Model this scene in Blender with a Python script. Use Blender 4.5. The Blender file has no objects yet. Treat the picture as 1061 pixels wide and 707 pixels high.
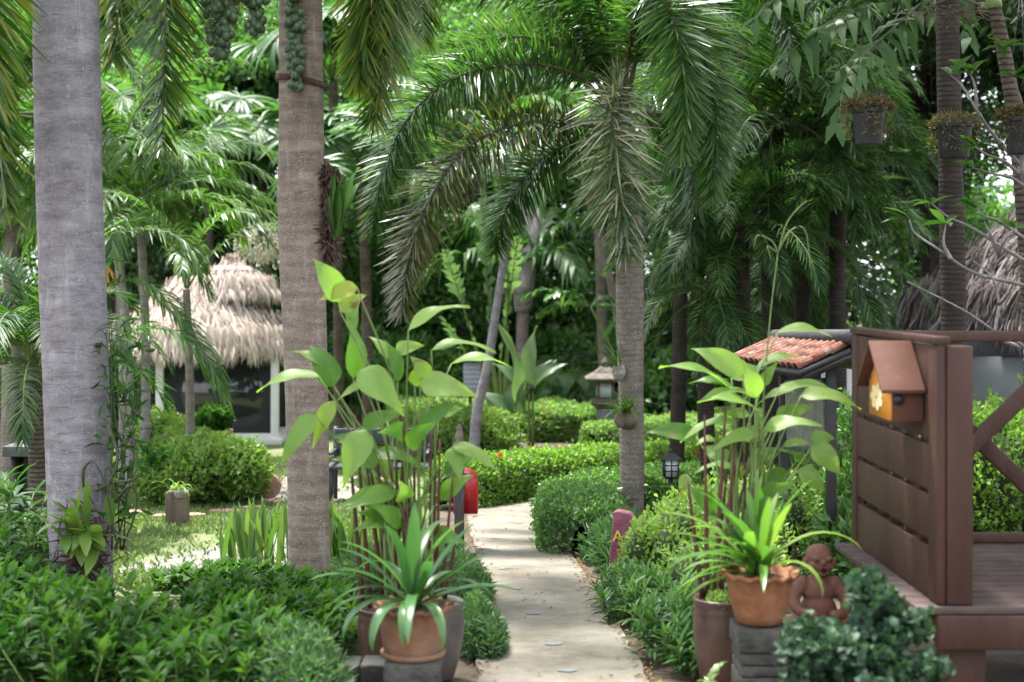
import bpy, math, random
import numpy as np
from mathutils import Vector, Matrix, Euler
rng = np.random.default_rng(11)
random.seed(11)
scn = bpy.context.scene
COL = scn.collection
PI = math.pi
R = math.radians
EYE, HOR, F = 1.7, 298.0, 1474.0


def P(px, py, Y):
    """measured point of the photograph at distance Y"""
    return np.array([(px - 530.5) / F * Y, Y, EYE - (py - HOR) / F * Y])


def X(px, Y):
    return (px - 530.5) / F * Y


def gz(Y):
    return float(np.interp(Y, [6, 24], [0, -1.17]))


def gzv(Y):
    return np.interp(Y, [6, 24], [0, -1.17])


def GY(py):
    a = (py - HOR) / F
    Y = EYE / a
    if Y > 6:
        Y = 1.31 / max(a - 0.065, 1e-4)
        if Y > 24 or Y < 0:
            Y = 2.87 / a
    return Y


def G(px, py):
    Y = GY(py)
    return np.array([X(px, Y), Y, gz(Y)])


# ------------------------------------------------------------------ materials
MATS = {}


def newmat(name):
    m = bpy.data.materials.new(name)
    m.use_nodes = True
    nt = m.node_tree
    nt.nodes.clear()
    out = nt.nodes.new('ShaderNodeOutputMaterial')
    MATS[name] = m
    return m, nt, out


def N(nt, t, **kw):
    n = nt.nodes.new(t)
    for k, v in kw.items():
        if k.startswith('i_'):
            key = k[2:]
            key = int(key) if key.isdigit() else key.replace('_', ' ')
            n.inputs[key].default_value = v
        else:
            setattr(n, k, v)
    return n


def ramp(nt, stops, fac=None):
    r = nt.nodes.new('ShaderNodeValToRGB')
    el = r.color_ramp.elements
    while len(el) > 1:
        el.remove(el[-1])
    el[0].position = stops[0][0]
    el[0].color = (*stops[0][1], 1)
    for p, c in stops[1:]:
        e = el.new(p)
        e.color = (*c, 1)
    if fac is not None:
        nt.links.new(fac, r.inputs[0])
    return r


def leafmat(name, cols, rough=.42, trans=.35, spec=.5, tmul=(1.85, 2.15, .95), vein=0.0, spots=None, ribs=0):
    m, nt, out = newmat(name)
    L = nt.links.new
    at = N(nt, 'ShaderNodeAttribute', attribute_name='tint')
    tc = N(nt, 'ShaderNodeTexCoord')
    no = N(nt, 'ShaderNodeTexNoise', i_Scale=2.2, i_Detail=3.0)
    L(tc.outputs['Object'], no.inputs['Vector'])
    ma = N(nt, 'ShaderNodeMath', operation='MULTIPLY_ADD', i_1=.5, i_2=-.25)
    L(no.outputs['Fac'], ma.inputs[0])
    ad = N(nt, 'ShaderNodeMath', operation='ADD', use_clamp=True)
    L(at.outputs['Fac'], ad.inputs[0])
    L(ma.outputs[0], ad.inputs[1])
    k = len(cols)
    st = [(i / (k - 1), c) for i, c in enumerate(cols)]
    r1 = ramp(nt, st, ad.outputs[0])
    r2 = ramp(nt, [(p, tuple(min(.85, c[j] * tmul[j]) for j in range(3))) for p, c in st], ad.outputs[0])
    pb = N(nt, 'ShaderNodeBsdfPrincipled', i_Roughness=rough)
    pb.inputs['Specular IOR Level'].default_value = spec
    base = r1.outputs[0]
    if vein:
        n2 = N(nt, 'ShaderNodeTexNoise', i_Scale=60.0, i_Detail=4.0)
        L(tc.outputs['Object'], n2.inputs['Vector'])
        mx = N(nt, 'ShaderNodeMix', data_type='RGBA', blend_type='MULTIPLY')
        mx.inputs[0].default_value = vein
        L(base, mx.inputs[6])
        L(n2.outputs['Fac'], mx.inputs[7])
        base = mx.outputs[2]
    tcol = r2.outputs[0]
    if spots:
        n3 = N(nt, 'ShaderNodeTexNoise', i_Scale=spots[1], i_Detail=6.0, i_Roughness=.7)
        L(tc.outputs['Object'], n3.inputs['Vector'])
        r3 = ramp(nt, [(spots[0], (0, 0, 0)), (spots[0] + .05, (.85, .85, .85))], n3.outputs['Fac'])
        for which in (0, 1):
            mx = N(nt, 'ShaderNodeMix', data_type='RGBA')
            L(r3.outputs[0], mx.inputs[0])
            L(base if which == 0 else tcol, mx.inputs[6])
            mx.inputs[7].default_value = (.16, .085, .03, 1)
            if which == 0:
                base = mx.outputs[2]
            else:
                tcol = mx.outputs[2]
    if ribs:
        va = N(nt, 'ShaderNodeAttribute', attribute_name='vein')
        mu = N(nt, 'ShaderNodeMath', operation='MULTIPLY', i_1=float(ribs))
        L(va.outputs['Fac'], mu.inputs[0])
        si = N(nt, 'ShaderNodeMath', operation='SINE')
        L(mu.outputs[0], si.inputs[0])
        rv = ramp(nt, [(0, (1, 1, 1)), (.75, (.93, .93, .93)), (1, (.76, .8, .74))], None)
        m0 = N(nt, 'ShaderNodeMath', operation='MULTIPLY_ADD', i_1=.5, i_2=.5)
        L(si.outputs[0], m0.inputs[0])
        L(m0.outputs[0], rv.inputs[0])
        for which in (0, 1):
            mx = N(nt, 'ShaderNodeMix', data_type='RGBA', blend_type='MULTIPLY')
            mx.inputs[0].default_value = 1.0
            L(base if which == 0 else tcol, mx.inputs[6])
            L(rv.outputs[0], mx.inputs[7])
            if which == 0:
                base = mx.outputs[2]
            else:
                tcol = mx.outputs[2]
        bp = N(nt, 'ShaderNodeBump', i_Strength=.12, i_Distance=.004)
        L(si.outputs[0], bp.inputs['Height'])
        L(bp.outputs[0], pb.inputs['Normal'])
    L(base, pb.inputs['Base Color'])
    tr = N(nt, 'ShaderNodeBsdfTranslucent')
    L(tcol, tr.inputs[0])
    mix = N(nt, 'ShaderNodeMixShader', i_0=trans)
    L(pb.outputs[0], mix.inputs[1])
    L(tr.outputs[0], mix.inputs[2])
    L(mix.outputs[0], out.inputs[0])
    return m


def solid(name, cols, scale=6.0, rough=.7, bump=.3, bscale=None, detail=6.0, spec=.4, stretch=(1, 1, 1), metal=0.0, contrast=(.3, .7), speck=None):
    """noise-varied surface"""
    m, nt, out = newmat(name)
    L = nt.links.new
    tc = N(nt, 'ShaderNodeTexCoord')
    mp = N(nt, 'ShaderNodeMapping')
    mp.inputs['Scale'].default_value = stretch
    L(tc.outputs['Object'], mp.inputs[0])
    no = N(nt, 'ShaderNodeTexNoise', i_Scale=scale, i_Detail=detail, i_Roughness=.65)
    L(mp.outputs[0], no.inputs['Vector'])
    k = len(cols)
    a, b = contrast
    r = ramp(nt, [(a + (b - a) * i / max(1, k - 1), c) for i, c in enumerate(cols)], no.outputs['Fac'])
    base = r.outputs[0]
    if speck:
        thr, c, sc = speck
        n3 = N(nt, 'ShaderNodeTexNoise', i_Scale=sc, i_Detail=5.0, i_Roughness=.7)
        L(tc.outputs['Object'], n3.inputs['Vector'])
        rr = ramp(nt, [(thr, (0, 0, 0)), (thr + .06, (1, 1, 1))], n3.outputs['Fac'])
        mx = N(nt, 'ShaderNodeMix', data_type='RGBA')
        L(rr.outputs[0], mx.inputs[0])
        L(base, mx.inputs[6])
        mx.inputs[7].default_value = (*c, 1)
        base = mx.outputs[2]
    pb = N(nt, 'ShaderNodeBsdfPrincipled', i_Roughness=rough, i_Metallic=metal)
    pb.inputs['Specular IOR Level'].default_value = spec
    L(base, pb.inputs['Base Color'])
    if bump:
        n2 = N(nt, 'ShaderNodeTexNoise', i_Scale=bscale or scale * 5, i_Detail=6.0)
        L(mp.outputs[0], n2.inputs['Vector'])
        bp = N(nt, 'ShaderNodeBump', i_Strength=bump, i_Distance=.02)
        L(n2.outputs['Fac'], bp.inputs['Height'])
        L(bp.outputs[0], pb.inputs['Normal'])
    L(pb.outputs[0], out.inputs[0])
    return m


def barkmat(name, cols, ring=22.0, ringc=(.05, .045, .04), lichen=(.5, .5, .5), lthr=.63, ringw=.35, bump=.6):
    m, nt, out = newmat(name)
    L = nt.links.new
    tc = N(nt, 'ShaderNodeTexCoord')
    n1 = N(nt, 'ShaderNodeTexNoise', i_Scale=5.0, i_Detail=8.0, i_Roughness=.7)
    mp = N(nt, 'ShaderNodeMapping')
    mp.inputs['Scale'].default_value = (1, 1, 2.2)
    L(tc.outputs['Object'], mp.inputs[0])
    L(mp.outputs[0], n1.inputs['Vector'])
    base = ramp(nt, [(.3 + .4 * i / (len(cols) - 1), c) for i, c in enumerate(cols)], n1.outputs['Fac'])
    # ring scars: soft uneven bands along z
    n2 = N(nt, 'ShaderNodeTexWave', wave_type='BANDS', bands_direction='Z', i_Scale=ring, i_Distortion=2.2, i_Detail=3.0)
    n2.inputs['Detail Scale'].default_value = .55
    L(tc.outputs['Object'], n2.inputs['Vector'])
    rr = ramp(nt, [(.02, (1, 1, 1)), (.35, (.25, .25, .25)), (.7, (0, 0, 0))], n2.outputs['Fac'])
    mulr = N(nt, 'ShaderNodeMath', operation='MULTIPLY', i_1=ringw)
    L(rr.outputs[0], mulr.inputs[0])
    mx = N(nt, 'ShaderNodeMix', data_type='RGBA')
    L(mulr.outputs[0], mx.inputs[0])
    L(base.outputs[0], mx.inputs[6])
    mx.inputs[7].default_value = (*ringc, 1)
    # thin uneven cracks running round the trunk
    mp4 = N(nt, 'ShaderNodeMapping')
    mp4.inputs['Scale'].default_value = (2.2, 2.2, 15)
    L(tc.outputs['Object'], mp4.inputs[0])
    n4 = N(nt, 'ShaderNodeTexNoise', i_Scale=1.0, i_Detail=3.0, i_Roughness=.6, i_Distortion=.3)
    L(mp4.outputs[0], n4.inputs['Vector'])
    r4 = ramp(nt, [(.478, (0, 0, 0)), (.5, (.6, .6, .6)), (.515, (0, 0, 0))], n4.outputs['Fac'])
    m4 = N(nt, 'ShaderNodeMix', data_type='RGBA')
    L(r4.outputs[0], m4.inputs[0])
    L(mx.outputs[2], m4.inputs[6])
    m4.inputs[7].default_value = (*[c * .6 for c in ringc], 1)
    mx = m4
    n3 = N(nt, 'ShaderNodeTexNoise', i_Scale=75.0, i_Detail=5.0, i_Roughness=.7)
    L(mp.outputs[0], n3.inputs['Vector'])
    r3 = ramp(nt, [(lthr, (0, 0, 0)), (lthr + .08, (.8, .8, .8))], n3.outputs['Fac'])
    m2 = N(nt, 'ShaderNodeMix', data_type='RGBA')
    L(r3.outputs[0], m2.inputs[0])
    L(mx.outputs[2], m2.inputs[6])
    m2.inputs[7].default_value = (*lichen, 1)
    # pale streaks run down the trunk
    mp6 = N(nt, 'ShaderNodeMapping')
    mp6.inputs['Scale'].default_value = (1, 1, .16)
    L(tc.outputs['Object'], mp6.inputs[0])
    n6 = N(nt, 'ShaderNodeTexNoise', i_Scale=13.0, i_Detail=6.0, i_Roughness=.7)
    L(mp6.outputs[0], n6.inputs['Vector'])
    r6 = ramp(nt, [(.56, (0, 0, 0)), (.72, (.5, .5, .5))], n6.outputs['Fac'])
    m6 = N(nt, 'ShaderNodeMix', data_type='RGBA')
    L(r6.outputs[0], m6.inputs[0])
    L(m2.outputs[2], m6.inputs[6])
    m6.inputs[7].default_value = (*[c * .8 for c in lichen], 1)
    m2 = m6
    # dark damp blotches
    n5 = N(nt, 'ShaderNodeTexNoise', i_Scale=3.1, i_Detail=7.0, i_Roughness=.7)
    L(tc.outputs['Object'], n5.inputs['Vector'])
    r5 = ramp(nt, [(.56, (0, 0, 0)), (.72, (.75, .75, .75))], n5.outputs['Fac'])
    m3 = N(nt, 'ShaderNodeMix', data_type='RGBA')
    L(r5.outputs[0], m3.inputs[0])
    L(m2.outputs[2], m3.inputs[6])
    m3.inputs[7].default_value = (*ringc, 1)
    pb = N(nt, 'ShaderNodeBsdfPrincipled', i_Roughness=.85)
    pb.inputs['Specular IOR Level'].default_value = .25
    L(m3.outputs[2], pb.inputs['Base Color'])
    ad = N(nt, 'ShaderNodeMath', operation='MULTIPLY_ADD', i_1=-.22)
    L(rr.outputs[0], ad.inputs[0])
    L(n1.outputs['Fac'], ad.inputs[2])
    bp = N(nt, 'ShaderNodeBump', i_Strength=bump, i_Distance=.015)
    L(ad.outputs[0], bp.inputs['Height'])
    L(bp.outputs[0], pb.inputs['Normal'])
    L(pb.outputs[0], out.inputs[0])
    return m


# leaves (dark -> light)
M_hedge = leafmat('hedge_leaf', [(.05, .11, .018), (.115, .215, .036), (.215, .33, .08)], .45, .4, .35)
M_hedgefar = leafmat('brightened_hedge_leaf', [(.075, .14, .04), (.15, .25, .075), (.25, .36, .14)], .45, .38)  # lighter copy of the hedge leaf, makes up for dim light on far hedges
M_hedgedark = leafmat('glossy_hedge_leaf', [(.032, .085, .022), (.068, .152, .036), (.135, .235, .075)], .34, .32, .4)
M_lime = leafmat('lime_leaf', [(.075, .14, .025), (.14, .235, .05), (.22, .31, .09)], .42, .38)
M_shrub = leafmat('shrub_leaf', [(.011, .043, .008), (.028, .084, .014), (.072, .145, .026)], .5, .36, .2, spots=(.72, 9))
M_fine = leafmat('fine_leaf', [(.025, .07, .025), (.05, .11, .04), (.09, .165, .07)], .5, .3)
M_ivy = leafmat('ivy_leaf', [(.014, .036, .018), (.026, .062, .032), (.06, .11, .062)], .55, .2, .28)
M_lance = leafmat('lance_leaf', [(.016, .056, .013), (.038, .105, .024), (.08, .16, .036)], .4, .32, .35)
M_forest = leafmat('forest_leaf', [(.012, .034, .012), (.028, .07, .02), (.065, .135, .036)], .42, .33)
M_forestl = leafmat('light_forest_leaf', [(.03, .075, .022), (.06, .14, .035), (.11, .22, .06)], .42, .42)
M_foxtail = leafmat('foxtail_leaflet', [(.014, .048, .01), (.036, .094, .02), (.1, .175, .04)], .36, .34, .4)
M_foxsheen = leafmat('sheen_foxtail_leaflet', [(.022, .055, .018), (.06, .105, .035), (.2, .2, .13), (.5, .47, .41)], .35, .28, .5)  # pale end stands for white sheen on green leaflets, put in as colour
M_foxbrown = leafmat('browning_foxtail_leaflet', [(.02, .05, .018), (.05, .075, .025), (.13, .11, .045)], .3, .28, .6)
M_royal = leafmat('royal_leaflet', [(.022, .062, .012), (.052, .115, .02), (.19, .2, .03)], .4, .38, .35)
M_areca = leafmat('areca_leaflet', [(.022, .06, .014), (.05, .115, .024), (.12, .19, .04)], .4, .38, .35)
M_datepalm = leafmat('date_palm_leaflet', [(.009, .032, .009), (.024, .068, .019), (.085, .155, .04)], .5, .32, .22)  # lightest stop paints highlights on scattered leaflets
M_fan = leafmat('fan_palm_leaf', [(.02, .06, .02), (.042, .105, .027), (.085, .17, .045)], .42, .34, .35)
M_banana = leafmat('banana_leaf', [(.06, .115, .06), (.095, .16, .08), (.14, .21, .1)], .38, .4, .5, ribs=260)
M_thalia = leafmat('broad_blade', [(.05, .14, .022), (.125, .245, .045), (.25, .35, .095)], .4, .44, .35, spots=(.64, 11), ribs=125, vein=.3)
M_thaliay = leafmat('yellowing_blade', [(.11, .22, .03), (.2, .28, .04), (.34, .32, .05)], .4, .42, .4, spots=(.57, 9), ribs=150)
M_strap = leafmat('strap_leaf', [(.018, .066, .022), (.042, .115, .034), (.1, .19, .055)], .28, .32, .55, spots=(.7, 10))
M_brom = leafmat('bromeliad_leaf', [(.035, .1, .02), (.075, .165, .03), (.16, .235, .05)], .32, .38, .5)
M_snake = leafmat('snake_plant_leaf', [(.035, .095, .02), (.075, .155, .035), (.18, .22, .06)], .35, .28)
M_dryplant = leafmat('dry_hanging_leaf', [(.04, .042, .018), (.09, .07, .034), (.16, .12, .065)], .7, .25, .2)
M_grass = leafmat('grass_blade', [(.065, .105, .035), (.11, .16, .06), (.17, .21, .105)], .5, .35, .3)
M_thatch = leafmat('pale_thatch', [(.34, .28, .24), (.56, .47, .4), (.72, .63, .56)], .85, .12, .1, tmul=(1, 1, 1))
M_thatchg = leafmat('grey_thatch', [(.06, .048, .046), (.16, .135, .132), (.33, .285, .285)], .8, .08, .15, tmul=(1, 1, 1))
M_orangeleaf = leafmat('orange_leaf', [(.5, .2, .02), (.6, .28, .03), (.7, .38, .05)], .5, .4)
M_flower = leafmat('red_flower', [(.6, .07, .04), (.7, .12, .06), (.75, .22, .12)], .6, .3, tmul=(1, 1, 1))
M_whiteflower = leafmat('cream_flower', [(.45, .45, .33), (.55, .55, .42), (.65, .65, .5)], .7, .3, tmul=(1, 1, 1))
M_litter = leafmat('fallen_leaf', [(.1, .06, .03), (.18, .11, .05), (.24, .17, .08)], .8, .1, .1, tmul=(1, 1, 1))
# stems / barks
M_twig = solid('twig_bark', [(.035, .04, .02), (.08, .075, .045)], 20, .8)
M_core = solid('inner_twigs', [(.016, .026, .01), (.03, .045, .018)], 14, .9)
M_rachis = solid('frond_stalk', [(.07, .11, .03), (.14, .17, .06)], 8, .5, .1)
M_rachisd = solid('brown_frond_stalk', [(.05, .045, .025), (.11, .09, .05)], 8, .6, .1)
M_crownshaft = solid('crown_shaft', [(.1, .17, .05), (.18, .25, .09)], 5, .4, .1)
M_redstem = solid('red_stem', [(.035, .012, .01), (.075, .022, .016), (.1, .06, .025)], 4, .45, .1, stretch=(1, 1, .4))
M_greenstem = solid('green_stem', [(.09, .15, .035), (.15, .2, .06)], 5, .45, .1)
M_royalbark = barkmat('royal_palm_bark', [(.115, .104, .115), (.2, .187, .203), (.29, .277, .295)], 1.4, (.13, .11, .118), (.5, .49, .5), .585, .16, .8)
M_palmbark = barkmat('ringed_palm_bark', [(.13, .097, .076), (.215, .168, .135), (.31, .255, .215)], 3.0, (.13, .1, .085), (.5, .47, .45), .57, .55)
M_greybark = barkmat('grey_palm_bark', [(.085, .069, .054), (.15, .126, .102), (.225, .195, .165)], 7.0, (.08, .066, .055), (.45, .43, .4), .56, .3, .45)
M_darkbark = barkmat('dark_palm_bark', [(.018, .014, .011), (.034, .026, .021), (.055, .044, .036)], 8, (.012, .01, .008), (.1, .09, .08), .68, .6)
M_roughbark = barkmat('rough_palm_bark', [(.05, .04, .03), (.1, .08, .06), (.17, .14, .11)], 8, (.018, .014, .01), (.2, .18, .15), .66, .8, 1.0)
M_palebark = barkmat('pale_branch_bark', [(.12, .11, .105), (.2, .19, .185), (.3, .285, .28)], 3.5, (.16, .14, .13), (.55, .55, .53), .62, .4)
M_tanbark = barkmat('pinkish_palm_bark', [(.17, .125, .12), (.26, .2, .195), (.34, .28, .275)], 7, (.08, .055, .055), (.42, .38, .38), .62, .5)
M_leafbase = solid('purple_leaf_base', [(.22, .19, .21), (.36, .31, .33), (.46, .42, .43)], 9, .7, .3, stretch=(1, 1, .3))
M_drupe = solid('green_drupe', [(.03, .06, .03), (.075, .12, .06)], 16, .4, .1)
M_root = solid('root_mass', [(.04, .022, .018), (.1, .055, .045), (.15, .1, .08)], 22, .9, .8)
M_husk = solid('coconut_husk', [(.16, .13, .11), (.28, .25, .23), (.42, .39, .37)], 12, .85, .7, stretch=(1, 1, 3))
# built things
M_soil = solid('soil', [(.035, .026, .018), (.075, .055, .038), (.12, .095, .07)], 3.5, .95, .7, 40)
M_lawn = solid('lawn_ground', [(.08, .1, .04), (.13, .16, .065), (.19, .18, .11)], 1.6, .95, .6, 60)
M_gravel = solid('gravel', [(.1, .095, .09), (.18, .17, .16), (.28, .265, .25)], 26, .9, 1.0, 60, 8)
M_sand = solid('bare_earth', [(.17, .145, .115), (.24, .21, .175), (.31, .28, .24)], 5, .95, .5, 40)
M_terracotta = solid('terracotta', [(.13, .048, .02), (.215, .088, .04), (.28, .14, .075)], 7, .8, .3, 30, speck=(.62, (.17, .13, .095), 7))
M_oldterracotta = solid('weathered_terracotta', [(.11, .05, .028), (.18, .088, .05), (.22, .135, .09)], 6, .85, .35, 30, speck=(.58, (.13, .1, .075), 7))
M_jar = solid('brown_glaze', [(.035, .02, .016), (.075, .04, .03), (.1, .065, .05)], 5, .35, .12, 12, spec=.5, stretch=(1, 1, .4))
M_jarg = solid('grey_brown_glaze', [(.05, .042, .042), (.09, .074, .072), (.12, .1, .1)], 6, .42, .12, 12, spec=.5)
M_block = solid('mossy_block', [(.022, .024, .02), (.05, .05, .044), (.095, .09, .08)], 9, .9, .7, 40, speck=(.6, (.03, .045, .02), 5))
M_brown = solid('brown_paint', [(.038, .0175, .0125), (.054, .026, .019), (.072, .038, .029)], 5, .6, .2, 60, stretch=(1, 1, .3), spec=.25)
M_deckboard = solid('deck_paint', [(.04, .024, .021), (.06, .037, .033), (.085, .058, .051)], 6, .5, .15, 40, spec=.4)
M_roofpaint = solid('birdhouse_paint', [(.075, .033, .022), (.092, .044, .031), (.115, .06, .043)], 5, .75, .1, 40, spec=.15)
M_orange = solid('orange_paint', [(.62, .23, .03), (.75, .33, .055)], 9, .5, .1)
M_cream = solid('cream_paint', [(.66, .52, .25), (.75, .66, .42)], 20, .6, .1)
M_red = solid('red_enamel', [(.3, .01, .014), (.4, .02, .024)], 5, .35, .05, spec=.5)
M_navy = solid('dark_post_paint', [(.022, .026, .032), (.045, .05, .06)], 9, .5, .2)
M_black = solid('black_metal', [(.012, .012, .013), (.03, .03, .03)], 12, .45, .1)
M_plastic = solid('black_plastic', [(.009, .011, .0125), (.022, .025, .028)], 7, .5, .15)
M_stone = solid('weathered_stone', [(.07, .055, .045), (.125, .104, .09), (.19, .165, .145)], 9, .9, .6, 40)
M_stonegrey = solid('grey_stone_post', [(.12, .12, .125), (.2, .2, .21), (.28, .28, .29)], 9, .9, .5, 40, stretch=(1, 1, .4))
M_white = solid('white_paint', [(.62, .62, .62), (.76, .76, .76)], 4, .55, .1)
M_palewall = solid('pale_wall', [(.42, .42, .41), (.54, .54, .53), (.62, .62, .6)], 2, .8, .2)
M_greywall = solid('grey_panel', [(.15, .17, .175), (.2, .22, .225)], 2.5, .5, .1)
M_purple = solid('maroon_stone', [(.12, .028, .05), (.18, .05, .08), (.24, .1, .13)], 10, .75, .5, 40)
M_yellow = solid('yellow_paint', [(.6, .38, .06), (.72, .5, .12)], 30, .6, .1)
M_tile = solid('red_roof_tile', [(.055, .024, .018), (.15, .05, .03), (.24, .14, .11)], 16, .85, .4, 40, speck=(.58, (.2, .17, .15), 12), contrast=(.25, .7))
M_ridge = solid('charcoal_ridge', [(.02, .02, .022), (.05, .05, .055)], 9, .7, .3)
M_board = solid('weathered_board', [(.07, .075, .06), (.13, .14, .115), (.2, .2, .165)], 4, .7, .3, 30, speck=(.64, (.3, .25, .15), 16))
M_bluegrey = solid('blue_grey_sign', [(.24, .27, .33), (.34, .37, .43)], 5, .6, .1)
M_paper = solid('sign_paint', [(.5, .52, .56), (.6, .62, .66)], 20, .7, .05)
M_bench = solid('concrete_slab', [(.045, .047, .05), (.075, .078, .08), (.1, .1, .1)], 8, .85, .4, 50)
M_wood = solid('grey_old_wood', [(.06, .044, .032), (.12, .095, .07), (.19, .155, .12)], 9, .85, .7, 40, stretch=(1.5, 1.5, .25))
M_brickred = solid('red_brick_edge', [(.24, .12, .085), (.34, .2, .15), (.42, .29, .23)], 10, .85, .4)
M_baby = solid('red_clay', [(.13, .052, .038), (.19, .082, .06), (.23, .115, .088)], 9, .7, .25, 50)
M_hollowshade = solid('hollow_shade', [(.02, .008, .006), (.03, .012, .01)], 9, .9, 0)  # near-black colour stands in for shade inside the mouth and eye slits
M_tarp = solid('dark_interior_wall', [(.03, .036, .04), (.06, .068, .075)], 3, .8, .1)
M_bluepaint = solid('worn_blue_paint', [(.125, .16, .19), (.15, .16, .165), (.19, .172, .14)], 24, .8, .3, contrast=(.35, .6))


def glassmat():
    m, nt, out = newmat('dark_window_glass')
    pb = N(nt, 'ShaderNodeBsdfPrincipled', i_Roughness=.06)
    pb.inputs['Base Color'].default_value = (.02, .025, .028, 1)
    pb.inputs['Specular IOR Level'].default_value = .6
    nt.links.new(pb.outputs[0], out.inputs[0])
    return m


M_glass = glassmat()


def frostmat():
    m, nt, out = newmat('frosted_pane')
    pb = N(nt, 'ShaderNodeBsdfPrincipled', i_Roughness=.3)
    pb.inputs['Base Color'].default_value = (.5, .55, .58, 1)
    nt.links.new(pb.outputs[0], out.inputs[0])
    return m


M_frost = frostmat()


def pathmat():
    m, nt, out = newmat('worn_concrete')
    L = nt.links.new
    tc = N(nt, 'ShaderNodeTexCoord')
    n1 = N(nt, 'ShaderNodeTexNoise', i_Scale=1.9, i_Detail=10.0, i_Roughness=.7)
    L(tc.outputs['Object'], n1.inputs['Vector'])
    r1 = ramp(nt, [(.3, (.085, .076, .056)), (.48, (.178, .16, .128)), (.7, (.275, .252, .215))], n1.outputs['Fac'])
    n2 = N(nt, 'ShaderNodeTexNoise', i_Scale=70.0, i_Detail=6.0, i_Roughness=.8)
    L(tc.outputs['Object'], n2.inputs['Vector'])
    r2 = ramp(nt, [(.33, (.45, .42, .38)), (.5, (1, 1, 1))], n2.outputs['Fac'])
    mx = N(nt, 'ShaderNodeMix', data_type='RGBA', blend_type='MULTIPLY')
    mx.inputs[0].default_value = .65
    L(r1.outputs[0], mx.inputs[6])
    L(r2.outputs[0], mx.inputs[7])
    # mossy darker damp stains
    n3 = N(nt, 'ShaderNodeTexNoise', i_Scale=2.6, i_Detail=8.0, i_Roughness=.75)
    L(tc.outputs['Object'], n3.inputs['Vector'])
    r3 = ramp(nt, [(.5, (0, 0, 0)), (.7, (.75, .75, .75))], n3.outputs['Fac'])
    m2 = N(nt, 'ShaderNodeMix', data_type='RGBA')
    L(r3.outputs[0], m2.inputs[0])
    L(mx.outputs[2], m2.inputs[6])
    m2.inputs[7].default_value = (.1, .092, .055, 1)
    pb = N(nt, 'ShaderNodeBsdfPrincipled', i_Roughness=.88)
    pb.inputs['Specular IOR Level'].default_value = .3
    L(m2.outputs[2], pb.inputs['Base Color'])
    bp = N(nt, 'ShaderNodeBump', i_Strength=.45, i_Distance=.01)
    L(n2.outputs['Fac'], bp.inputs['Height'])
    L(bp.outputs[0], pb.inputs['Normal'])
    L(pb.outputs[0], out.inputs[0])
    return m


M_path = pathmat()


# ------------------------------------------------------------------ mesh building
ORIG = {}


class MB:
    def __init__(s):
        s.V, s.Q, s.T, s.tint, s.mq, s.mt, s.n = [], [], [], [], [], [], 0
        s.polys = []
        s.aux = {}

    def add(s, V, faces, tint=.5, mat=0):
        """V (n,3); faces: (m,4) or (m,3) int array, or list of mixed polygons"""
        V = np.asarray(V, float).reshape(-1, 3)
        if isinstance(faces, np.ndarray):
            f = faces + s.n
            (s.Q if f.shape[1] == 4 else s.T).append(f)
            (s.mq if f.shape[1] == 4 else s.mt).append(np.full(len(f), mat))
        else:
            for p in faces:
                s.polys.append(([i + s.n for i in p], mat))
        s.V.append(V)
        s.tint.append(np.broadcast_to(np.asarray(tint, float), (len(V),)).copy())
        s.n += len(V)
        return s

    def mesh(s, name, mats, smooth=False, off=(0, 0, 0)):
        V = np.concatenate(s.V) - np.asarray(off, float)
        loops, starts, mi = [], [], []
        k = 0
        if s.Q:
            q = np.concatenate(s.Q)
            loops.append(q.ravel()); starts.append(np.arange(len(q)) * 4 + k); k += q.size
            mi.append(np.concatenate(s.mq))
        if s.T:
            t = np.concatenate(s.T)
            loops.append(t.ravel()); starts.append(np.arange(len(t)) * 3 + k); k += t.size
            mi.append(np.concatenate(s.mt))
        if s.polys:
            for p, m in s.polys:
                loops.append(np.array(p)); starts.append(np.array([k])); k += len(p)
                mi.append(np.array([m]))
        loops = np.concatenate(loops).astype(np.int32)
        starts = np.concatenate(starts).astype(np.int32)
        me = bpy.data.meshes.new(name)
        me.vertices.add(len(V))
        me.vertices.foreach_set('co', V.astype(np.float32).ravel())
        me.loops.add(len(loops))
        me.loops.foreach_set('vertex_index', loops)
        me.polygons.add(len(starts))
        me.polygons.foreach_set('loop_start', starts)
        me.polygons.foreach_set('material_index', np.concatenate(mi).astype(np.int32))
        me.update(calc_edges=True)
        at = me.attributes.new('tint', 'FLOAT', 'POINT')
        at.data.foreach_set('value', np.concatenate(s.tint).astype(np.float32))
        if s.aux:
            ax = np.zeros(len(V), np.float32)
            for k0, arr in s.aux.items():
                ax[k0:k0 + len(arr)] = arr
            at = me.attributes.new('vein', 'FLOAT', 'POINT')
            at.data.foreach_set('value', ax)
        for m in (mats if isinstance(mats, (list, tuple)) else [mats]):
            me.materials.append(m)
        if smooth:
            me.polygons.foreach_set('use_smooth', np.ones(len(starts), bool))
        me.update()
        return me

    def build(s, name, mats, parent=None, loc=None, smooth=False, bevel=0, sub=0):
        if parent is not None:
            off = ORIG[parent.name]
        elif loc is not None:
            off = np.asarray(loc, float)
        else:
            V = np.concatenate(s.V)
            off = np.array([*((V.min(0) + V.max(0)) / 2)[:2], V[:, 2].min()])
        o = bpy.data.objects.new(name, s.mesh(name, mats, smooth, off))
        COL.objects.link(o)
        if parent is not None:
            o.parent = parent
        else:
            o.location = off
        ORIG[o.name] = off
        if bevel:
            b = o.modifiers.new('edge', 'BEVEL')
            b.width = bevel; b.segments = 2; b.limit_method = 'ANGLE'; b.angle_limit = R(40)
        if sub:
            d = o.modifiers.new('sub', 'SUBSURF'); d.levels = sub; d.render_levels = sub
        return o


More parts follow.
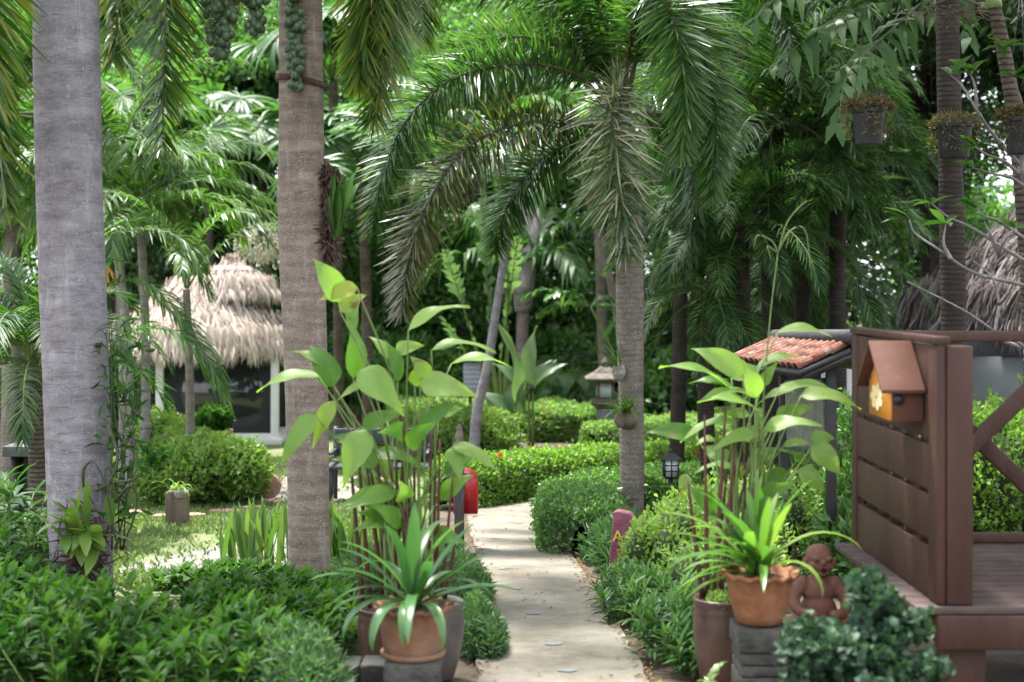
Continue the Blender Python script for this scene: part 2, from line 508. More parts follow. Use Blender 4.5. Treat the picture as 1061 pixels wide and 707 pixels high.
def tag(o, label=None, cat=None, group=None, kind=None):
    if label: o['label'] = label
    if cat: o['category'] = cat
    if group: o['group'] = group
    if kind: o['kind'] = kind
    return o


def empty(name, loc, label, cat, group=None):
    o = bpy.data.objects.new(name, None)
    COL.objects.link(o)
    o.location = [float(v) for v in loc]
    o.empty_display_size = .1
    ORIG[o.name] = np.asarray(loc, float)
    return tag(o, label, cat, group)


def place(name, me, parent, loc=(0, 0, 0), rot=(0, 0, 0), sc=1.0):
    """another object that shares a mesh, loc relative to its parent"""
    o = bpy.data.objects.new(name, me)
    COL.objects.link(o)
    o.parent = parent
    o.location = [float(v) for v in loc]
    o.rotation_euler = rot
    o.scale = (sc, sc, sc) if not isinstance(sc, tuple) else sc
    return o


def norm(v):
    v = np.asarray(v, float)
    return v / np.maximum(np.linalg.norm(v, axis=-1, keepdims=True), 1e-9)


def box(mb, lo, hi, mat=0, tint=.5, rz=0, pivot=None):
    (a, b, c), (d, e, f) = lo, hi
    V = np.array([(a, b, c), (d, b, c), (d, e, c), (a, e, c), (a, b, f), (d, b, f), (d, e, f), (a, e, f)], float)
    if rz:
        pv = np.asarray(pivot if pivot is not None else ((a + d) / 2, (b + e) / 2, 0), float)
        cz, sz = math.cos(rz), math.sin(rz)
        q = V - pv
        V = np.stack([q[:, 0] * cz - q[:, 1] * sz, q[:, 0] * sz + q[:, 1] * cz, q[:, 2]], 1) + pv
    Fq = np.array([(0, 3, 2, 1), (4, 5, 6, 7), (0, 1, 5, 4), (1, 2, 6, 5), (2, 3, 7, 6), (3, 0, 4, 7)])
    return mb.add(V, Fq, tint, mat)


def bar(mb, p, q, w, h, up=(0, 0, 1), mat=0):
    """rectangular bar from p to q"""
    p, q = np.asarray(p, float), np.asarray(q, float)
    d = norm(q - p)
    s = norm(np.cross(d, up))
    u = np.cross(s, d)
    V = []
    for c in (p, q):
        for a, b in ((-1, -1), (1, -1), (1, 1), (-1, 1)):
            V.append(c + s * a * w / 2 + u * b * h / 2)
    Fq = np.array([(0, 1, 2, 3)[::-1], (4, 5, 6, 7), (0, 1, 5, 4), (1, 2, 6, 5), (2, 3, 7, 6), (3, 0, 4, 7)])
    return mb.add(V, Fq, .5, mat)


def smooth_pts(pts, n):
    """Catmull-Rom through pts, n samples"""
    p = np.asarray(pts, float)
    if len(p) == 2:
        t = np.linspace(0, 1, n)[:, None]
        return p[0] * (1 - t) + p[1] * t
    e = np.vstack([2 * p[0] - p[1], p, 2 * p[-1] - p[-2]])
    u = np.linspace(0, len(p) - 1 - 1e-6, n)
    i = u.astype(int)
    t = (u - i)[:, None]
    a, b, c, d = e[i], e[i + 1], e[i + 2], e[i + 3]
    return .5 * (2 * b + (c - a) * t + (2 * a - 5 * b + 4 * c - d) * t ** 2 + (3 * b - a - 3 * c + d) * t ** 3)


def tube(mb, pts, rad, seg=8, mat=0, tint=.5, cap=True, n=None, wob=0.0):
    pts = np.asarray(pts, float)
    if n:
        pts = smooth_pts(pts, n)
    k = len(pts)
    rad = np.interp(np.linspace(0, 1, k), np.linspace(0, 1, len(np.atleast_1d(rad))), np.atleast_1d(rad))
    d = norm(np.gradient(pts, axis=0))
    ref = np.array([0, 0, 1.]) if abs(d[0][2]) < .8 else np.array([1., 0, 0])
    s = norm(np.cross(d, ref))
    u = np.cross(s, d)
    th = np.linspace(0, 2 * PI, seg, endpoint=False)
    rr = rad[:, None] * (1 + (wob * rng.standard_normal((k, seg)) if wob else 0))
    V = pts[:, None, :] + (np.cos(th)[None, :, None] * s[:, None, :] + np.sin(th)[None, :, None] * u[:, None, :]) * rr[..., None]
    i = np.arange(k - 1)[:, None] * seg
    j = np.arange(seg)[None, :]
    j2 = (j + 1) % seg
    Fq = np.stack([i + j, i + j2, i + seg + j2, i + seg + j], -1).reshape(-1, 4)
    n0 = mb.n
    mb.add(V.reshape(-1, 3), Fq, tint, mat)
    if cap:
        mb.polys.append(([n0 + x for x in range(seg)][::-1], mat))
        mb.polys.append(([n0 + (k - 1) * seg + x for x in range(seg)], mat))
    return mb


def lathe(mb, c, prof, seg=24, mat=0, wave=None, tint=.5):
    """prof list of (r, z); c the base point"""
    c = np.asarray(c, float)
    th = np.linspace(0, 2 * PI, seg, endpoint=False)
    k = len(prof)
    V = np.zeros((k, seg, 3))
    for i, pr in enumerate(prof):
        r, z = pr[0], pr[1]
        w = pr[2] if len(pr) > 2 else 0
        V[i, :, 0] = c[0] + np.cos(th) * (r + w * .4 * np.cos(th * 14))
        V[i, :, 1] = c[1] + np.sin(th) * (r + w * .4 * np.cos(th * 14))
        V[i, :, 2] = c[2] + z + w * np.cos(th * 14)
    i = np.arange(k - 1)[:, None] * seg
    j = np.arange(seg)[None, :]
    j2 = (j + 1) % seg
    Fq = np.stack([i + j, i + j2, i + seg + j2, i + seg + j], -1).reshape(-1, 4)
    n0 = mb.n
    mb.add(V.reshape(-1, 3), Fq, tint, mat)
    if prof[0][0] > 1e-3:
        mb.polys.append(([n0 + x for x in range(seg)][::-1], mat))
    if prof[-1][0] > 1e-3:
        mb.polys.append(([n0 + (k - 1) * seg + x for x in range(seg)], mat))
    return mb


def frames(d, up):
    d = norm(d)
    s = np.cross(up, d)
    bad = np.linalg.norm(s, axis=1) < 1e-3
    s[bad] = np.cross(np.array([1., .2, 0]), d[bad])
    s = norm(s)
    n = np.cross(d, s)
    return d, s, n


# leaf templates: rows (t, halfwidth, rise)
def scatter(mb, pos, d, up, length, width, tint, kind='diamond', mat=0, fold=.25, curl=.12):
    """many leaves at once. pos,d,up (N,3); length,width,tint (N,)"""
    pos = np.asarray(pos, float)
    n = len(pos)
    if n == 0:
        return mb
    L = np.broadcast_to(np.asarray(length, float), (n,))[:, None]
    W = np.broadcast_to(np.asarray(width, float), (n,))[:, None]
    tint = np.broadcast_to(np.asarray(tint, float), (n,))
    d, s, nn = frames(np.asarray(d, float), np.asarray(up, float))
    if kind == 'diamond':
        V = np.stack([pos, pos + d * L * .45 + s * W * .5 + nn * W * fold, pos + d * L - nn * L * curl, pos + d * L * .45 - s * W * .5 + nn * W * fold], 1)
        Ft = np.array([(0, 2, 1), (0, 3, 2)])
        Fa = (np.arange(n)[:, None, None] * 4 + Ft[None]).reshape(-1, 3)
        return mb.add(V.reshape(-1, 3), Fa, np.repeat(tint, 4), mat)
    # 'leaf': 4 rows with a midrib
    if kind == 'strap4':
        kind = 'other'
    rows = [(0, .06, 0), (.28, .42, .03), (.62, .46, -.02), (1, .02, -curl * 2)] if kind == 'leaf' else [(0, .25, 0), (.35, .5, .02), (.75, .4, -.05), (1, .04, -curl * 2)]
    V = []
    for t, w, z in rows:
        mid = pos + d * L * t + nn * L * z
        V += [mid - s * W * w + nn * W * w * fold * 2, mid, mid + s * W * w + nn * W * w * fold * 2]
    V = np.stack(V, 1)
    q = []
    for r in range(3):
        a = r * 3
        q += [(a, a + 1, a + 4, a + 3), (a + 1, a + 2, a + 5, a + 4)]
    Fa = (np.arange(n)[:, None, None] * 12 + np.array(q)[None]).reshape(-1, 4)
    return mb.add(V.reshape(-1, 3), Fa, np.repeat(tint, 12), mat)


def rsph(n):
    return norm(rng.standard_normal((n, 3)))


def strap(mb, base, az, elev, length, width, droop, nseg=9, tint=.5, mat=0, fold=.3, tipw=.04, basew=.6, twist=0.0):
    """one strap leaf bending under its weight"""
    t = np.linspace(0, 1, nseg + 1)
    ang = elev - droop * t ** 1.4
    step = length / nseg
    h = np.concatenate([[0], np.cumsum(np.cos(ang[:-1]) * step)])
    v = np.concatenate([[0], np.cumsum(np.sin(ang[:-1]) * step)])
    azv = az + twist * t
    ax = np.stack([np.cos(azv) * h, np.sin(azv) * h, v], 1) + np.asarray(base)
    side = np.array([-math.sin(az), math.cos(az), 0])
    nrm = np.stack([-np.sin(ang) * math.cos(az), -np.sin(ang) * math.sin(az), np.cos(ang)], 1)
    w = width * .5 * np.interp(t, [0, .3, .65, .9, 1], [basew, .9, 1, .5, tipw])
    V = np.stack([ax - side * w[:, None] + nrm * (w * fold)[:, None], ax, ax + side * w[:, None] + nrm * (w * fold)[:, None]], 1)
    q = []
    for i in range(nseg):
        a = i * 3
        q += [(a, a + 1, a + 4, a + 3), (a + 1, a + 2, a + 5, a + 4)]
    tt = np.repeat(np.clip(tint + .12 * (t - .5), 0, 1), 3)
    return mb.add(V.reshape(-1, 3), np.array(q), tt, mat)


def blade(mb, base, tip, wpx_m, true_w=None, arch=.1, fold=.18, tint=.5, mat=0, nseg=12):
    """broad pointed blade from base to tip; seen width wpx_m decides how it tilts towards the camera"""
    base, tip = np.asarray(base, float), np.asarray(tip, float)
    d = tip - base
    Ln = np.linalg.norm(d)
    d = d / Ln
    tw = true_w or max(wpx_m * 1.05, .36 * Ln, .05)
    tw = max(tw, wpx_m)
    f = min(1, wpx_m / tw)
    toc = norm(np.array([0, 0, EYE]) - base)
    c = norm(toc - d * np.dot(toc, d))
    s0 = norm(np.cross(d, c))          # perpendicular in view
    if s0[2] < 0:
        s0 = -s0
    g = math.sqrt(max(0, 1 - f * f))
    nrm = norm(c * f + s0 * g)
    s = np.cross(nrm, d)
    t = np.linspace(0, 1, nseg + 1)
    w = tw * .5 * np.interp(t, [0, .05, .15, .3, .5, .7, .87, 1], [.1, .55, .92, 1, .84, .52, .2, .01])
    mid = base + d * (t * Ln)[:, None] + nrm * (arch * Ln * np.sin(t * PI))[:, None] + np.array([0, 0, -1]) * (.1 * Ln * t ** 2.5)[:, None]
    wav = .065 * np.sin(t * 9 + rng.uniform(0, 6)) * tw
    a = mid - s * w[:, None] + nrm * (w * fold + wav)[:, None]
    a2 = mid - s * w[:, None] * .5 + nrm * (w * fold * .6)[:, None]
    b2 = mid + s * w[:, None] * .5 + nrm * (w * fold * .6)[:, None]
    b = mid + s * w[:, None] + nrm * (w * fold - wav)[:, None]
    V = np.stack([a, a2, mid, b2, b], 1)
    u5 = np.array([1, .5, 0, .5, 1])
    mb.aux[mb.n] = (t[:, None] * 1.0 - u5[None] * .16 * (1 - t[:, None] * .5)).ravel()
    q = []
    for i in range(nseg):
        for j in range(4):
            k = i * 5 + j
            q.append((k, k + 1, k + 6, k + 5))
    return mb.add(V.reshape(-1, 3), np.array(q), np.clip(tint + np.repeat(.12 * (t - .5), 5), 0, 1), mat)


def frond(mb, pts, nl=60, ll=.4, lw=.03, mode='flat', sag=.3, petiole=.12, rr=.014, n=48, t0=.35, tv=.3, ang=(62, 25), prof=None, tipt=0.0, jitter=.12, mat=0):
    """palm frond along a curved stalk. mode flat | vee | plume (leaflets all round)"""
    p = smooth_pts(pts, n)
    k = len(p)
    seg = np.linalg.norm(np.diff(p, axis=0), axis=1)
    cum = np.concatenate([[0], np.cumsum(seg)]); cum /= cum[-1]
    tan = norm(np.gradient(p, axis=0))
    tube(mb, p, [rr, rr * .7, rr * .35, rr * .12], 6, 1, .5, False)
    rows = 2 if mode != 'plume' else 8
    m = nl * rows
    t = np.repeat(np.linspace(petiole, .995, nl), rows) + rng.normal(0, .004, m)
    t = np.clip(t, petiole, 1)
    base = np.stack([np.interp(t, cum, p[:, i]) for i in range(3)], 1)
    tg = norm(np.stack([np.interp(t, cum, tan[:, i]) for i in range(3)], 1))
    up = np.array([0, 0, 1.])
    s = np.cross(tg, up)
    w = np.linalg.norm(s, axis=1)
    # where the stalk hangs straight down keep the sideways direction of its start
    h0 = norm(np.cross(norm(p[min(k - 1, 3)] - p[0] + 1e-6), up) + 1e-6)
    s = norm(np.where((w > .25)[:, None], s, s + h0 * .6))
    sgn = np.sign((s * h0).sum(1)); sgn[sgn == 0] = 1
    u = norm(np.cross(s, tg))
    row = np.tile(np.arange(rows), nl)
    if mode == 'plume':
        phi = row * (2 * PI / rows) + rng.normal(0, .35, m) + .3
        out = s * np.cos(phi)[:, None] + u * np.sin(phi)[:, None]
    else:
        sd = np.where(row == 0, 1, -1)
        lift = .45 if mode == 'vee' else .08
        out = s * sd[:, None] + u * (lift + rng.normal(0, jitter, m))[:, None]
    out = norm(out)
    a = np.radians(np.interp(t, [petiole, 1], ang)) + rng.normal(0, .06, m)
    d = norm(out * np.sin(a)[:, None] + tg * np.cos(a)[:, None] + rng.normal(0, jitter * .5, (m, 3)))
    pf = prof or ([petiole, petiole + .1, .4, .75, 1], [.45, .8, 1, .8, .35])
    Ls = ll * np.interp(t, pf[0], pf[1]) * rng.uniform(.85, 1.12, m)
    Ws = lw * rng.uniform(.8, 1.15, m)
    side = norm(np.cross(d, u) + rng.normal(0, .15, (m, 3)))
    dn = np.array([0, 0, -1.])
    sg = sag * rng.uniform(.6, 1.4, m)
    p1 = base + d * (Ls * .5)[:, None] + dn * (Ls * sg * .22)[:, None]
    p2 = base + d * (Ls * (1 - .25 * sg))[:, None] + dn * (Ls * sg)[:, None]
    V = np.stack([base - side * (Ws * .3)[:, None], base + side * (Ws * .3)[:, None],
                  p1 - side * (Ws * .5)[:, None], p1 + side * (Ws * .5)[:, None],
                  p2 - side * (Ws * .06)[:, None], p2 + side * (Ws * .06)[:, None]], 1)
    q = np.array([(0, 1, 3, 2), (2, 3, 5, 4)])
    Fa = (np.arange(m)[:, None, None] * 6 + q[None]).reshape(-1, 4)
    tt = np.clip(t0 + rng.normal(0, tv * .5, m) + tipt * t, 0, 1)
    tt6 = np.clip(np.repeat(tt, 6) + np.tile([-.08, -.08, 0, 0, .12, .12], m), 0, 1)
    mb.add(V.reshape(-1, 3), Fa, tt6, mat)
    return mb


def arc(length, elev, droop, n=9, side=0.0, power=1.3):
    """local stalk curve that starts at the origin, along +X"""
    t = np.linspace(0, 1, n)
    a = R(elev) - R(droop) * t ** power
    st = length / (n - 1)
    x = np.concatenate([[0], np.cumsum(np.cos(a[:-1]) * st)])
    z = np.concatenate([[0], np.cumsum(np.sin(a[:-1]) * st)])
    return np.stack([x, side * length * t ** 2, z], 1)


def trunk_mb(pts, rad, seg=20, n=40, ringn=0, amp=.004, flare=0):
    mb = MB()
    p = smooth_pts(pts, n)
    t = np.linspace(0, 1, n)
    r = np.interp(t, np.linspace(0, 1, len(rad)), rad)
    if ringn:
        r = r * (1 + amp * np.sin(t * ringn * 2 * PI) + amp * .6 * rng.standard_normal(n))
    if flare:
        r = r * (1 + flare * np.exp(-t * 14))
    r = r * (1 + .02 * np.interp(t, np.linspace(0, 1, 9), rng.normal(0, 1, 9)))
    tube(mb, p, r, seg, 0, .5, True, None, .006)
    return mb
# ------------------------------------------------------------------ plant builders
def hedge_mb(line, width, height, n, ll, lw, tint=(.5, .22), up=.5, lump=.06, core=True, kind='diamond', rnd=.8, seed=0):
    mb = MB()
    line = np.asarray(line, float)
    fine = smooth_pts(np.column_stack([line, np.zeros(len(line))]), 80)[:, :2]
    sl = np.linalg.norm(np.diff(fine, axis=0), axis=1)
    cum = np.concatenate([[0], np.cumsum(sl)])
    Lt = cum[-1]
    hw0 = width / 2

    def surf(u, phi, shrink=0.0):
        uc = np.clip(u, 0, Lt)
        over = np.abs(u - uc)
        x = np.interp(uc, cum, fine[:, 0]); y = np.interp(uc, cum, fine[:, 1])
        e = .5
        tx = np.interp(np.minimum(uc + e, Lt), cum, fine[:, 0]) - np.interp(np.maximum(uc - e, 0), cum, fine[:, 0])
        ty = np.interp(np.minimum(uc + e, Lt), cum, fine[:, 1]) - np.interp(np.maximum(uc - e, 0), cum, fine[:, 1])
        tn = norm(np.stack([tx, ty, 0 * tx], 1))
        sd = np.stack([tn[:, 1], -tn[:, 0], 0 * tx], 1)
        k = np.sqrt(np.maximum(0.02, 1 - (over / hw0) ** 2))
        lm = 1 + lump * (np.sin(u * 5.1 + seed) + np.sin(u * 11.7 + phi * 3 + seed * 2) * .7 + np.sin(phi * 7 + u * 3) * .5)
        c, s = np.cos(phi), np.sin(phi)
        a = (hw0 * lm - shrink) * k * np.sign(c) * np.abs(c) ** .42
        z = (height * lm - shrink) * np.abs(s) ** .34 * k ** .18
        pos = np.stack([x, y, gzv(y)], 1) + tn * (np.sign(u - uc) * over * (1 - shrink))[:, None] + sd * a[:, None]
        pos[:, 2] += z
        nr = sd * (np.sign(c) * np.abs(c) ** .7)[:, None] + np.array([0, 0, 1.]) * (np.abs(s) ** 1.2)[:, None] + tn * (np.sign(u - uc) * over / hw0)[:, None]
        return pos, norm(nr)
    u = rng.uniform(-hw0 * .98, Lt + hw0 * .98, n)
    w1 = rng.uniform(0, 1, n)
    vz = np.arcsin(np.clip(rng.uniform(.02, 1, n) ** (1 / .34), 0, 1))
    vz = np.where(rng.uniform(0, 1, n) < .5, vz, PI - vz)
    vt = np.arccos(np.sign(w1 - .75) * rng.uniform(0, 1, n) ** (1 / .42))
    phi = np.where(w1 < .5, vz, vt)
    pos, nr = surf(u, phi)
    pos -= nr * rng.exponential(.035, n)[:, None]
    pos += nr * (np.abs(rng.normal(0, .02, n)) + (rng.uniform(0, 1, n) < .04) * rng.uniform(0, .07, n))[:, None]
    d = nr + rng.normal(0, rnd, (n, 3)) + np.array([0, 0, up])
    upv = nr + rng.normal(0, .5, (n, 3))
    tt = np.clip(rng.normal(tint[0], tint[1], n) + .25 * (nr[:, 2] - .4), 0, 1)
    scatter(mb, pos - norm(d) * ll * .4, d, upv, ll * rng.uniform(.65, 1.25, n), lw * rng.uniform(.7, 1.2, n), tt, kind)
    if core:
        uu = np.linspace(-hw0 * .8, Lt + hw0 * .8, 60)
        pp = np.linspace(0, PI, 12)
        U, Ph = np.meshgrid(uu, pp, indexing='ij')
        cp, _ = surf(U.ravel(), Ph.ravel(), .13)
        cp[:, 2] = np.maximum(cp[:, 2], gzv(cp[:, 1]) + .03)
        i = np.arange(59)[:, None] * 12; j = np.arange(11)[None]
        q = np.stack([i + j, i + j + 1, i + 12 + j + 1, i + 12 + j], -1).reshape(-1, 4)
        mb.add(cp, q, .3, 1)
    return mb, surf, Lt


def hedge(label, line, width, height, n, ll, lw, mat, group=None, flowers=0, cat='hedge', name='clipped_hedge', **kw):
    mb, surf, Lt = hedge_mb(line, width, height, n, ll, lw, **kw)
    o = mb.build(name, [mat, M_core], loc=(line[0][0], line[0][1], gz(line[0][1])))
    tag(o, label, cat, group)
    for i in range(flowers):
        u = np.array([rng.uniform(0, Lt)]); ph = np.array([rng.choice([rng.uniform(.5, 1.2), rng.uniform(1.2, 2.6)])])
        p, nr = surf(u, ph)
        f = MB()
        k = 26
        dd = norm(nr + rng.normal(0, .7, (k, 3)))
        scatter(f, p + nr * .02 + dd * .012, dd, rsph(k), .032, .022, rng.uniform(0, 1, k))
        f.build('flower', M_flower, o)
    return o


def bush_mb(lumps, n, ll, lw, tint=(.5, .22), up=.5, kind='diamond', rnd=.8, depth=.25, core=.72, zmin=None, droopd=0.0, corem=1):
    mb = MB()
    vol = np.array([(r[0] * r[1] * r[2]) ** .66 for _, r in lumps]); vol /= vol.sum()
    for (c, r), f in zip(lumps, vol):
        k = int(n * f)
        c, r = np.asarray(c, float), np.asarray(r, float)
        q = rsph(k)
        lm = 1 + .12 * np.sin(q[:, 0] * 6 + c[0] * 9) * np.cos(q[:, 1] * 5 + c[2] * 7) + .08 * np.sin(q[:, 2] * 11 + q[:, 0] * 8)
        dep = 1 - np.abs(rng.normal(0, depth, k)) * .8
        pos = c + q * r * (lm * np.clip(dep, .15, 1) + (rng.uniform(0, 1, k) < .05) * rng.uniform(0, .15, k))[:, None]
        nr = norm(q / r)
        d = nr + rng.normal(0, rnd, (k, 3)) + np.array([0, 0, up])
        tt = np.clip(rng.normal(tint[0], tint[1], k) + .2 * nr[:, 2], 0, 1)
        if zmin is not None:
            ok = pos[:, 2] > zmin
            pos, d, tt, nr = pos[ok], d[ok], tt[ok], nr[ok]
        m = len(pos)
        scatter(mb, pos, d, nr + rng.normal(0, .6, (m, 3)), ll * rng.uniform(.65, 1.25, m), lw * rng.uniform(.7, 1.2, m), tt, kind)
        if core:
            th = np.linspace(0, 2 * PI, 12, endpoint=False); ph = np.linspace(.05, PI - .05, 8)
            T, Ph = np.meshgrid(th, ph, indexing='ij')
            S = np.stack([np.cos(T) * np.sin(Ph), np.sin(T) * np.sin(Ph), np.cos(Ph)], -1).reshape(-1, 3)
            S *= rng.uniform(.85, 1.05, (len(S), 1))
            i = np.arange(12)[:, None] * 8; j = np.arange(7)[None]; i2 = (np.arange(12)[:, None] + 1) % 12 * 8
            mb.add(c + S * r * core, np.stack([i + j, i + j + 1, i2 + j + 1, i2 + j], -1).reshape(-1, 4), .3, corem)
    return mb


def stems_mb(base, tops, r=.012, bend=.1):
    mb = MB()
    for tp in tops:
        mid = (np.asarray(base) + tp) / 2 + rng.normal(0, bend, 3) * np.linalg.norm(np.asarray(tp) - base) * .5
        tube(mb, np.array([np.asarray(base) + np.append(rng.normal(0, r * 2, 2), 0), mid, tp]), [r, r * .7, r * .3], 6, n=8)
    return mb


def bush(label, lumps, n, ll, lw, mat, name='shrub', cat='shrub', group=None, stems=5, **kw):
    mb = bush_mb(lumps, n, ll, lw, **kw)
    c = np.mean([np.asarray(l[0]) for l in lumps], 0)
    loc = (c[0], c[1], gz(c[1]))
    root = empty(name, loc, label, cat, group)
    mb.build('foliage', [mat, M_core], root)
    if stems:
        tops = [np.asarray(lumps[rng.integers(len(lumps))][0]) + rng.normal(0, .08, 3) for _ in range(stems)]
        stems_mb(np.array(loc), tops).build('stem', M_twig, root)
    return root


def rosette(label, cxy, rad, height, nst, ll, lw, per, mat, name='leafy_shrub', cat='shrub', group=None, tint=(.5, .2), zb=None, elev=(5, 75), hvar=.25, sub=3, side=1.0):
    """upright shoots, each with whorls of leaves spreading from it"""
    cx, cy = cxy
    zb = gz(cy) if zb is None else zb
    root = empty(name, (cx, cy, zb), label, cat, group)
    a = rng.uniform(0, 2 * PI, nst); r = np.sqrt(rng.uniform(0, 1, nst))
    tx = cx + rad[0] * r * np.cos(a); ty = cy + rad[1] * r * np.sin(a)
    th = height * (1 - .45 * r ** 2.5) * rng.uniform(1 - hvar, 1 + hvar * .4, nst)
    mb, st = MB(), MB()
    Pp, D, U, Ln, Tn = [], [], [], [], []
    for i in range(nst):
        top = np.array([tx[i], ty[i], gz(ty[i]) + th[i]])
        base = np.array([cx + (tx[i] - cx) * .55, cy + (ty[i] - cy) * .55, zb])
        tube(st, np.array([base, (base + top) / 2 + rng.normal(0, .02, 3), top]), [.007, .005, .003], 5, n=6)
        t0 = rng.normal(tint[0], tint[1] * .6)
        for k in range(per):
            f = k / per
            lvl = f ** .8
            pz = top - (top - base) * (1 - lvl) * .62
            az = k * 2.4 + rng.uniform(-.4, .4)
            e = R(elev[0] + (elev[1] - elev[0]) * f ** 1.4 + rng.normal(0, 10))
            D.append([math.cos(az) * math.cos(e), math.sin(az) * math.cos(e), math.sin(e)])
            Pp.append(pz)
            U.append([-math.cos(az) * math.sin(e) * .6, -math.sin(az) * math.sin(e) * .6, 1])
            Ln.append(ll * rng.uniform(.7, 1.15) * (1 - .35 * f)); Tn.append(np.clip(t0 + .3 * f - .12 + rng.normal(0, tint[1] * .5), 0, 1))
    Ln = np.array(Ln)
    scatter(mb, np.array(Pp), np.array(D), np.array(U) + rng.normal(0, .15, (len(D), 3)), Ln, Ln * lw / ll, np.array(Tn), 'leaf', 0, .2, .08)
    mb.build('foliage', mat, root)
    st.build('stem', M_greenstem, root)
    return root


def palm(label, base, tpts, rad, bark, fronds, nfr, fmat, fl=1.0, elevs=None, name='palm_tree', cat='palm tree', group=None, shaft=None, ringn=0, seg=18, yaw0=None, flare=.25, az=None, mats=None):
    """tpts world points of the trunk from the ground up; fronds: list of local meshes"""
    root = empty(name, base, label, cat, group)
    mb = trunk_mb(tpts, rad, seg, 44, ringn, flare=flare)
    mb.build('trunk', bark, root, smooth=True)
    top = np.asarray(tpts[-1], float)
    if shaft:
        d = norm(top - np.asarray(tpts[-2]))
        s = MB()
        tube(s, np.array([top - d * .02, top + d * shaft * .35, top + d * shaft]), [rad[-1] * 1.12, rad[-1] * 1.15, rad[-1] * .55], 16, n=10)
        s.build('crown_shaft', M_crownshaft, root, smooth=True)
        top = top + d * shaft * .92
    y0 = rng.uniform(0, 6.28) if yaw0 is None else yaw0
    for i in range(nfr):
        a = y0 + i * 2.39996 + rng.normal(0, .12) if az is None else az[i]
        me = fronds[i % len(fronds)] if elevs is None else fronds[elevs[i % len(elevs)]]
        place('frond', me, root, top - np.asarray(base) + rng.normal(0, .015, 3), (rng.normal(0, .08), rng.normal(0, .1), a), fl * rng.uniform(.88, 1.1))
    return root, top


# ------------------------------------------------------------------ world, light, camera
w = bpy.data.worlds.new("World")
scn.world = w
w.use_nodes = True
nt = w.node_tree
bg = nt.nodes['Background']
sky = nt.nodes.new('ShaderNodeTexSky')
sky.sky_type = 'NISHITA'
sky.sun_disc = False
SUN_EL, SUN_AZ = R(70), R(-35)      # azimuth measured clockwise from +Y (away from the camera)
sky.sun_elevation = SUN_EL
sky.sun_rotation = SUN_AZ
sky.dust_density = 3.0
sky.air_density = 1.0
# thin high cloud: the blue is washed out by uneven white
tc = nt.nodes.new('ShaderNodeTexCoord')
cl = N(nt, 'ShaderNodeTexNoise', i_Scale=2.5, i_Detail=8.0, i_Roughness=.6)
nt.links.new(tc.outputs['Generated'], cl.inputs['Vector'])
cr = ramp(nt, [(.3, (.55, .55, .55)), (.6, (.95, .95, .95))], cl.outputs['Fac'])
mx = N(nt, 'ShaderNodeMix', data_type='RGBA')
nt.links.new(cr.outputs[0], mx.inputs[0])
nt.links.new(sky.outputs[0], mx.inputs[6])
mx.inputs[7].default_value = (9.0, 9.4, 10.0, 1)
nt.links.new(mx.outputs[2], bg.inputs[0])
bg.inputs[1].default_value = .105

sd = bpy.data.lights.new('sun', 'SUN')
sd.energy = 4.5
sd.angle = R(6)
sd.color = (1, .97, .92)
so = bpy.data.objects.new('sun', sd)
COL.objects.link(so)
sv = Vector((math.sin(SUN_AZ) * math.cos(SUN_EL), math.cos(SUN_AZ) * math.cos(SUN_EL), math.sin(SUN_EL)))
so.rotation_euler = sv.to_track_quat('Z', 'Y').to_euler()

cd = bpy.data.cameras.new('camera')
co = bpy.data.objects.new('camera', cd)
COL.objects.link(co)
co.location = (0, 0, EYE)
co.rotation_euler = (PI / 2, 0, 0)
cd.sensor_width = 36
cd.lens = F / 1061 * 36
cd.shift_y = -(353.5 - HOR) / 1061
cd.clip_start = .1
cd.clip_end = 2000
cd.dof.use_dof = True
cd.dof.focus_distance = 9.5
cd.dof.aperture_fstop = 2.0
cd.dof.aperture_blades = 8
scn.camera = co
vs = scn.view_settings
vs.view_transform = 'Standard'
vs.look = 'None'
vs.exposure = 1.7
vs.gamma = 1
vs.use_curve_mapping = False
cy = scn.cycles
cy.use_denoising = True
try:
    cy.denoiser = 'OPENIMAGEDENOISE'
except Exception:
    pass
cy.max_bounces = 7
cy.diffuse_bounces = 4
cy.glossy_bounces = 2
cy.transmission_bounces = 4
cy.transparent_max_bounces = 4
cy.caustics_reflective = False
cy.caustics_refractive = False
cy.sample_clamp_indirect = 6
cy.use_adaptive_sampling = True
cy.adaptive_threshold = .015

# ------------------------------------------------------------------ ground
ys = np.array([-60, -20, 0, 3, 6, 9, 12, 15, 18, 21, 24, 28, 34, 45, 80, 200, 600], float)
xs = np.array([-400, -120, -40, -15, -8, -4, -2, 0, 2, 4, 8, 15, 40, 120, 400], float)
Xg, Yg = np.meshgrid(xs, ys, indexing='ij')
V = np.stack([Xg.ravel(), Yg.ravel(), gzv(Yg.ravel())], 1)
i = np.arange(len(xs) - 1)[:, None] * len(ys); j = np.arange(len(ys) - 1)[None]
mb = MB().add(V, np.stack([i + j, i + len(ys) + j, i + len(ys) + j + 1, i + j + 1], -1).reshape(-1, 4))
tag(mb.build('ground', M_soil, loc=(0, 0, 0)), kind='structure')


